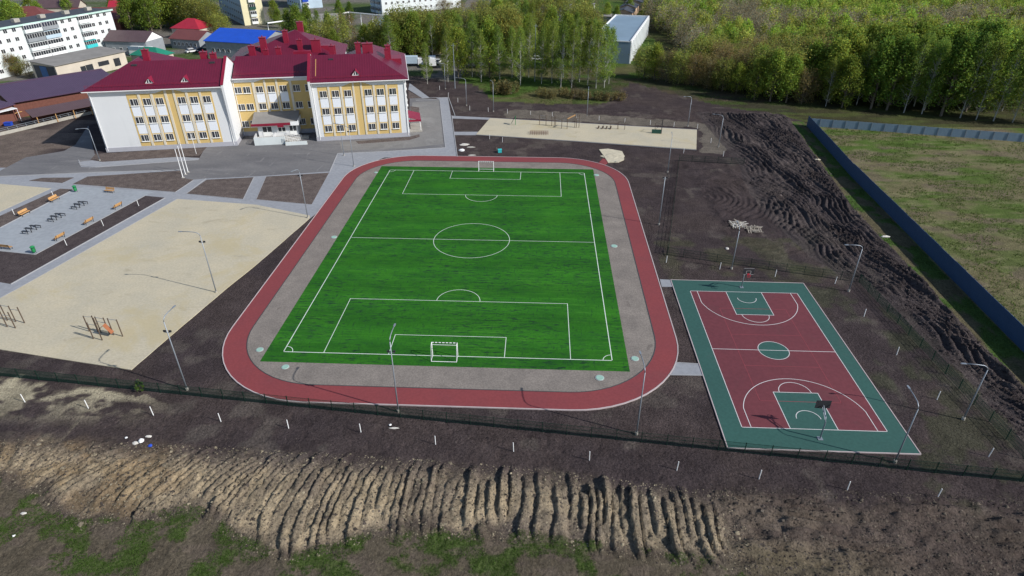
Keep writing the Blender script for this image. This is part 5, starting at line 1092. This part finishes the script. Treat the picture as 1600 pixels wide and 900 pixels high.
def make_tree(name, seed, h, r, z0, n, base, shape='round', trunk='bark', leaf=.24, var=.28, ncl=34, tr=.17, lean=0):
    rng = np.random.default_rng(seed); t = empty(name, (0,0,0)); f, cl = crown_fun(rng, h, r, z0, ncl, shape)
    co, cr = leaf_arrays(rng, n, f, leaf, base, var); co[:,:,2] = np.maximum(co[:,:,2], .3)
    co[:,:,0] += lean*(co[:,:,2]/h)**1.5
    m = MB(); top = h*(.93 if shape == 'birch' else .75)
    P = [(lean*(q)**1.5+rng.normal()*.06*q*3, rng.normal()*.06*q*3, top*q) for q in (0,.25,.5,.75,1)]; P[0] = (0,0,-.3)
    m.tube(P, [tr,tr*.85,tr*.62,tr*.38,tr*.12], 6, cap=False)
    for c_ in cl[:int(len(cl)*.75)]:
        zb = max(z0*.6, c_[2]-rng.uniform(.8,3.0)); q = zb/top; q = min(.95, q); bx = (lean*q**1.5, 0, zb)
        mid = (bx[0]*.4+c_[0]*.6, c_[1]*.6, zb+(c_[2]-zb)*.45); m.tube([bx, mid, (c_[0]+lean*(c_[2]/h)**1.5, c_[1], c_[2])], [tr*.35,tr*.22,.02], 4, cap=False)
    tk = m.build('trunk', M[trunk], t); tk.hide_render = False
    me = leaves_mesh('crown', co, cr, M['leaf']); c = bpy.data.objects.new('crown', me); COL.objects.link(c); c.parent = t
    return t
BR, BD, OL, BN, GY = (.120,.185,.030), (.065,.120,.022), (.135,.130,.040), (.150,.105,.060), (.16,.15,.12)
protos = {
 'birch': [make_tree('birch_tree', 10+i, 18, 3.0, 2.4, 6200, (.225,.30,.055), 'birch', 'birch', .12, .3, 110, .13, rr) for i, rr in enumerate((0,.8,-.6))],
 'broad': [make_tree('broadleaf_tree', 20+i, 12, 3.7, 1.6, 6500, (.25,.32,.05), 'birch', 'bark', .16, .3, 110, .17) for i in range(2)],
 'poplar': [make_tree('poplar_tree', 30+i, 16, 3.6, 2.0, 7500, (.185,.27,.042), 'birch', 'bark', .18, .3, 110, .25) for i in range(2)],
 'olive': [make_tree('willow_tree', 40+i, 10, 3.9, 1.0, 6500, (.275,.29,.065), 'scrub', 'bark', .14, .3, 110, .15) for i in range(2)],
 'brown': [make_tree('budding_tree', 50+i, 10, 3.4, .9, 5200, (.27,.215,.09), 'scrub', 'bark', .11, .3, 100, .12) for i in range(2)],
 'bush': [make_tree('bush', 60+i, 2.4, 1.9, .2, 1500, (.20,.17,.07), 'scrub', 'bark', .13, .3, 26, .06) for i in range(2)],
 'shrub': [make_tree('shrub', 66, 1.5, .8, .1, 520, (.11,.17,.03), 'round', 'bark', .08, .3, 16, .03)],
}
NM = {'birch':('birch','birch tree'),'broad':('tree','broadleaf tree'),'poplar':('tree','tall green tree'),'olive':('tree','olive willow'),'brown':('tree','budding brown tree'),'bush':('bush','bush'),'shrub':('shrub','shrub')}
usedp = set(); tr_rng = random.Random(5); count = {}
def plant(kind, x, y, h, label, group=None, wide=1.0):
    L = protos[kind]; p = tr_rng.choice(L)
    o = p if p not in usedp else copy_tree(p); usedp.add(p)
    for k in ('label','group','category'):
        if k in o: del o[k]
    base = {'birch':18,'broad':12,'poplar':16,'olive':10,'brown':10,'bush':2.4,'shrub':1.5}[kind]; s_ = h/base
    o.location = (x, y, 0); o.rotation_euler = (0,0,tr_rng.uniform(0,6.28)); o.scale = (s_*wide, s_*wide, s_)
    tag(o, label, NM[kind][0], group); count[kind] = count.get(kind,0)+1
def top(px, py, h):  # base under a crown top seen at this point
    return at(px, py, h)
# birch grove right of the school
grove = [(668,131,12,'birch'),(700,128,15,'birch'),(716,122,14.5,'broad'),(738,120,16,'birch'),(752,128,15,'birch'),(765,121,16.5,'broad'),(781,124,16,'birch'),(800,121,15,'birch'),(813,133,16.5,'birch'),(826,121,17,'birch'),(846,131,16,'birch'),(862,130,17,'birch'),(876,137,18,'birch'),(893,137,18,'birch'),(905,128,18,'birch'),(918,133,18.5,'birch'),(931,138,18.5,'birch'),(944,137,17.5,'birch'),(951,131,16,'birch')]
for i_, (px, py, h, k) in enumerate(grove):
    x, y = at(px, py); plant(k, x, y, h, '%s tree from the left along the front of the leafy birch grove' % ORD[i_], 'birch grove', 1.08)
rr = random.Random(3)
for i_ in range(46):
    x = rr.uniform(-18, 30); y = rr.uniform(156, 250)
    if y < 200 and -40 < x < 8 and rr.random() < .45: continue
    plant(rr.choice(['birch','birch','broad','olive']), x, y, rr.uniform(11.5,16), 'spring green tree inside the grove behind the front birches', 'grove behind the front birches')
def tops(L, label, group):
    n_ = len(L)
    for i_, (px, py, h, k, *w) in enumerate(sorted(L)):
        x, y = top(px, py, h); lb = label
        if label[:4] == 'tree' and n_ <= 20: lb = ORD[i_]+' tree from the left '+label[4:].strip(', ')
        plant(k, x, y, h, lb, group, w[0] if w else 1.1)
CL = [(208,50,15.5,'poplar'),(222,46,16,'poplar'),(238,50,16,'poplar'),(252,46,16,'broad'),(266,42,14.5,'poplar'),(280,44,15,'broad'),(294,40,14,'broad'),(308,46,14,'olive'),(322,50,13.5,'olive'),(336,53,11.5,'olive'),(346,57,8.5,'olive'),(215,36,15,'broad'),(246,34,15,'broad'),(274,32,14,'broad'),(300,30,13,'olive')]
for i_, (px, py, h, k) in enumerate(sorted(CL)):
    x, y = at(px, py); plant(k, x, y, h, ORD[i_]+' tree from the left in the dense clump left of the blue roof', 'clump beside the blue roof', 1.35)
tops([(446,17,13,'poplar'),(460,13,14,'broad'),(477,10,14,'poplar'),(493,16,13,'birch'),(510,22,13,'poplar'),(524,30,12,'olive'),(540,24,12,'brown'),(568,42,10,'broad'),(580,38,10,'broad'),(592,48,9,'broad'),(556,56,7,'brown'),(470,34,11,'broad'),(500,38,11,'olive'),(520,50,9,'broad')], 'tree in the strip behind the school roofs', 'strip behind the school hall')
L2 = []
rr = random.Random(8)
for px in range(600, 800, 9): L2.append((px+rr.uniform(-3,3), 19+rr.uniform(-5,6)+(8 if px < 620 else 0), rr.uniform(12,15), rr.choice(['olive','birch','broad','olive']), 1.2))
for px in range(606, 700, 13): L2.append((px+rr.uniform(-3,3), 36+rr.uniform(-4,6), rr.uniform(10,12), rr.choice(['olive','birch','broad']), 1.2))
tops(L2, 'tree in the loose belt behind the brick garages and yellow building', 'belt behind the garages')
tops([(700,4,9,'brown'),(718,3,9,'brown'),(740,5,8,'brown'),(690,0,9,'brown'),(770,0,8,'broad'),(800,4,8,'brown'),(830,8,7,'broad'),(905,12,8,'broad'),(950,5,8,'broad'),(965,10,9,'poplar'),(985,-4,8,'broad')], 'tree in the far yards beyond the grove', 'trees in the far yards')
tops([(12,86,6.5,'brown'),(22,90,5.5,'olive'),(38,96,5,'brown'),(2,80,6,'olive')], 'tree, bare and brownish, before the apartment block', 'trees before the apartment block')
tops([(74,58,8,'broad',1.1)], 'green tree against the middle of the apartment block', None)
tops([(146,66,4.5,'broad')], 'small green tree by the right end of the apartment block', None); tops([(112,68,4.5,'brown')], 'thin bare tree before the middle of the apartment block', None)
tops([(8,2,14,'broad',1.3),(24,8,11,'broad',1.3),(-6,6,12,'poplar',1.3),(40,-4,10,'broad'),(55,4,9,'broad'),(100,-6,10,'broad'),(170,-4,8,'broad'),(425,2,10,'broad'),(432,14,8,'broad'),(545,4,9,'poplar'),(528,0,11,'poplar')], 'tree among the distant houses', 'trees among the distant houses')
# bushes
for px, py, lb in ((776,146,'left'),(788,147,'middle'),(799,147,'right')):
    x, y = at(px, py); plant('bush', x, y, 3.0, 'brown green hedge bush at the wood edge, %s of three' % lb, 'hedge bushes', 1.0)
for i_, (px, py) in enumerate([(846,150),(862,153),(880,150),(898,153),(915,155),(935,156),(952,157),(968,156)]):
    x, y = at(px, py); plant('bush', x, y, 1.9, '%s low brown bush from the left below the birch grove' % ORD[i_], 'low bushes below the birches', 1.2)
x, y = at(221,611); plant('shrub', x, y, 1.15, 'small bright green shrub growing through the mesh fence', None)
# the wood on the right
front = [(1006,122,9,'olive'),(1022,124,10,'broad'),(1040,128,9,'brown'),(1060,131,9,'olive'),(1082,134,9,'brown'),(1104,137,9,'brown'),(1128,142,8.5,'olive'),(1150,146,8,'broad'),(1178,155,11,'broad'),(1203,158,13,'broad'),(1228,160,12,'broad'),(1252,162,9,'brown'),(1290,166,12,'birch'),(1315,168,12.5,'broad'),
   (1360,170,17,'poplar'),(1385,172,18,'poplar'),(1412,176,19,'birch'),(1440,178,18,'birch'),(1470,181,19,'poplar'),(1500,184,20,'birch')]
for i_, (px, py, h, k) in enumerate(front):
    x, y = at(px, py); plant(k, x, y, h, '%s tree from the left along the front edge of the wood' % ORD[i_], 'front edge of the wood', 1.15)
for i_, (px, py, h, k) in enumerate([(1525,187,19,'birch'),(1552,189,20,'birch'),(1582,191,20,'birch'),(1612,194,20,'poplar'),(1640,196,19,'birch')]):
    x, y = at(px, py); plant(k, x, y, h, '%s tree counted leftwards from the right picture edge along the wood' % ORD[4-i_], 'front edge of the wood', 1.1)
cand = []
wr = random.Random(21); y = 108
def front_y(x): return float(np.interp(x, [40,52,60,75,90,110,140,200,340], [178,160,140,124,118,111,109,100,90]))
while y < 372:
    x = 44
    while x < 330:
        if y > 230 or x > 60+max(0,(215-y))*0 or y < 165:
            xx = x+wr.uniform(-2,2); yy = y+wr.uniform(-2,2)
            d = np.array([xx,yy,8])-CC; zz = d@FW; px = 800+F*(d@RT)/zz
            if yy > front_y(xx)+4 and px < 1660 and px > 985+max(0,(190-yy))*0 and not (26 < xx < 63 and 160 < yy < 238) and not (xx < 72 and yy > 236 and px < 1010) and not (xx > 190 and yy > 300+ (0 if xx > 215 else 20)):
                cand.append((yy, xx, px))
        x += 5.4+(y-108)*.006
    y += 5.2+(y-108)*.008
def woodkind(x, y):
    a = float(vn(x/26, y/26, 201)); b = float(vn(x/14+9, y/14, 202))
    if x > 96 and y < 150: k = wr.choice(['birch','birch','poplar','broad'])
    elif a < .36: k = wr.choice(['brown','brown','olive'])
    elif a < .58: k = wr.choice(['olive','olive','broad','brown'])
    else: k = wr.choice(['broad','broad','birch','olive'])
    h = 8+4.5*b+ (8*max(0,min(1,(x-80)/25))*max(0,min(1,(175-y)/45))) + 1.5*wr.random()
    return k, h
cand.sort(); nind = 150
for (yy, xx, px) in cand[:nind]:
    k, h = woodkind(xx, yy); plant(k, xx, yy, h, 'tree in the nearer part of the wood, behind its front row', 'nearer part of the wood', 1.2)
# distant part of the wood reads as one mass
cos, crs = [], []
rng = np.random.default_rng(77)
KC = {'birch':(.26,.33,.06),'broad':(.25,.34,.05),'olive':(.30,.32,.07),'brown':(.25,.215,.14),'poplar':(.19,.27,.045)}
tpl = {}
for k in KC:
    for v_ in range(3):
        f, cl = crown_fun(rng, 1.0*10, 3.9, .8, 40, 'birch' if k != 'brown' else 'scrub'); tpl[(k,v_)] = (f, k)
for (yy, xx, px) in cand[nind:]:
    k, h = woodkind(xx, yy); f, _ = tpl[(k, wr.randrange(3))]; n = 1300
    kk = 1+.16*rng.normal(); co, cr = leaf_arrays(rng, n, f, .22 if k != 'brown' else .17, np.array(KC[k])*kk, .26)
    s_ = h/10; a = rng.uniform(0,6.28); c_, s2 = math.cos(a), math.sin(a); q = co*s_
    cos.append(np.stack([q[...,0]*c_-q[...,1]*s2+xx, q[...,0]*s2+q[...,1]*c_+yy, q[...,2]], -1)); crs.append(cr)
me = leaves_mesh('distant_wood', np.concatenate(cos), np.concatenate(crs), M['leaf'])
o = bpy.data.objects.new('distant_wood', me); COL.objects.link(o); tag(o, 'far part of the spring wood, olive, brown and green crowns merging', 'wood', kind='stuff')
for k in protos:
    for p in protos[k]:
        if p not in usedp:
            for ch in list(p.children): bpy.data.objects.remove(ch)
            bpy.data.objects.remove(p)
# loose clods on the bank and churned earth, grass tufts
def clods(name, label, n, region, size, mats_c):
    rg = np.random.default_rng(len(name)+n); xs_, ys_ = region(rg, n); zs_ = relief(xs_[None], ys_[None])[0]
    s_ = size*rg.lognormal(0, .45, n); base = np.array([(1,0,0),(0,1,0),(-1,0,0),(0,-1,0),(0,0,1)], float)
    a = rg.uniform(0,6.28,n); c_, q_ = np.cos(a), np.sin(a); B = np.repeat(base[None], n, 0)*rg.uniform(.55,1.25,(n,5,1))
    Vv = np.stack([B[...,0]*c_[:,None]-B[...,1]*q_[:,None], B[...,0]*q_[:,None]+B[...,1]*c_[:,None], B[...,2]*.75-.15], -1)*s_[:,None,None]
    Vv += np.stack([xs_, ys_, zs_], -1)[:,None,:]
    T_ = np.array([(0,1,4),(1,2,4),(2,3,4),(3,0,4)]); Fi = (T_[None]+5*np.arange(n)[:,None,None]).reshape(-1)
    me = bpy.data.meshes.new(name); me.vertices.add(n*5); me.vertices.foreach_set('co', Vv.astype(np.float32).ravel()); me.loops.add(n*12); me.loops.foreach_set('vertex_index', Fi.astype(np.int32))
    me.polygons.add(n*4); me.polygons.foreach_set('loop_start', np.arange(n*4, dtype=np.int32)*3); me.update(calc_edges=True)
    cc = np.array(mats_c)[rg.integers(0, len(mats_c), n)]*rg.uniform(.75,1.25,(n,1)); add_color(me, np.concatenate([np.repeat(cc, 12, 0), np.ones((n*12,1))], 1)); me.materials.append(M['ground'])
    o = bpy.data.objects.new(name, me); COL.objects.link(o); tag(o, label, 'soil', kind='stuff')
def reg_bank(rg, n):
    x = rg.uniform(-46, 30, n*3); y = rg.uniform(-30, -16, n*3); k = (y < bandT(x)+.6) & (y > bandB(x)-.8); return x[k][:n], y[k][:n]
def safe(f):
    def g(rg, n):
        a, b = f(rg, n); m_ = n-len(a)
        return (np.concatenate([a, a[:m_]+.3]), np.concatenate([b, b[:m_]+.2])) if m_ > 0 else (a, b)
    return g
clods('clods', 'tan and brown clods scattered over the foreground furrows', 16000, safe(reg_bank), .075, [(.20,.17,.125),(.30,.255,.18),(.11,.09,.075),(.085,.07,.06)])
clods('clods', 'dark clods on the rough ground at the lower right', 9000, lambda rg, n: (rg.uniform(28, 66, n), rg.uniform(-31, -19, n)), .08, [(.09,.075,.065),(.06,.05,.045),(.15,.125,.10)])
def reg_e(rg, n):
    y = rg.uniform(-12, 108, n); L_ = np.interp(y, [-40,0,28,60,108], [62,61.5,57.5,55,53.5]); return L_+rg.uniform(0,1,n)*(np.interp(y, [-2,31,82,108], [67,68.4,73,76])-L_), y
clods('clods', 'black clods on the churned earth beside the blue fence', 14000, reg_e, .10, [(.065,.053,.053),(.05,.04,.042),(.11,.09,.085)])
clods('clods', 'small dark clods on the bare soil outside the mesh fence', 9000, lambda rg, n: (rg.uniform(-45, 60, n), rg.uniform(-19, -7.5, n)-rg.uniform(0,1.5,n)), .05, [(.06,.05,.05),(.09,.075,.068),(.04,.033,.035)])
def grass(name, label, n, xs_, ys_, per, h, base, seed):
    rg = np.random.default_rng(seed); n = len(xs_); zs_ = relief(xs_[None], ys_[None])[0]; c = np.repeat(np.stack([xs_, ys_, zs_], -1), per, 0); c[:,:2] += rg.normal(size=(n*per,2))*h*.7
    a = rg.uniform(0,6.28,(n*per,1)); w_ = np.concatenate([np.cos(a), np.sin(a), a*0], 1)*h*.22; up = np.concatenate([rg.normal(size=(n*per,2))*.35*h, h*rg.uniform(.5,1.2,(n*per,1))], 1)
    co = np.stack([c-w_, c+w_, c+w_*.4+up, c-w_*.4+up], 1); k = 1+.3*rg.normal(size=(n*per,1)); cr = np.clip(np.array(base)*k, .005, 1)
    me = leaves_mesh(name, co, cr, M['leaf']); o = bpy.data.objects.new(name, me); COL.objects.link(o); tag(o, label, 'grass', kind='stuff')
rg = np.random.default_rng(5)
x = rg.uniform(-46, 32, 40000); y = rg.uniform(-33, -20, 40000); k = (y < bandB(x)+.3) & (fbm(x/2.6, y/2.0, 95, 6) > .48); grass('grass', 'green grass at the foot of the foreground bank', 0, x[k], y[k], 6, .08, (.085,.150,.025), 1)
x = rg.uniform(72, 150, 30000); y = rg.uniform(5, 99, 30000); k = (x > np.interp(y, [5,20,46,64,85,99], [71.6,72.2,73.8,75.1,76.9,78.6])+.5) & (y < 99-(x-78)*.235) & (fbm(x/4, y/3, 111, 4) > .47); grass('grass', 'tussocky grass of the meadow beyond the blue fence', 0, x[k], y[k], 3, .22, (.10,.14,.035), 2)
x = rg.uniform(66, 74, 3500); y = rg.uniform(0, 95, 3500); E_ = np.interp(y, [-2,11,31,46,82,102], [67,67.6,68.4,68.6,73,75.5]); k = (x > E_) & (x < np.interp(y, [5,46,99], [71.4,73.6,78.4])) & (fbm(x/3, y/5, 97, 4) < .55); grass('grass', 'green grass strip between churned earth and the blue fence', 0, x[k], y[k], 5, .14, (.09,.14,.03), 3)
x = rg.uniform(-8, 80, 6000); y = rg.uniform(116, 150, 6000); k = (fbm(x/6, y/3, 105, 4) > .52) & ~inpoly(x, y, SITE); grass('grass', 'grass along the edge of the grove and wood', 0, x[k], y[k], 4, .2, (.095,.145,.035), 4)
print('TREES', count, len(cand))
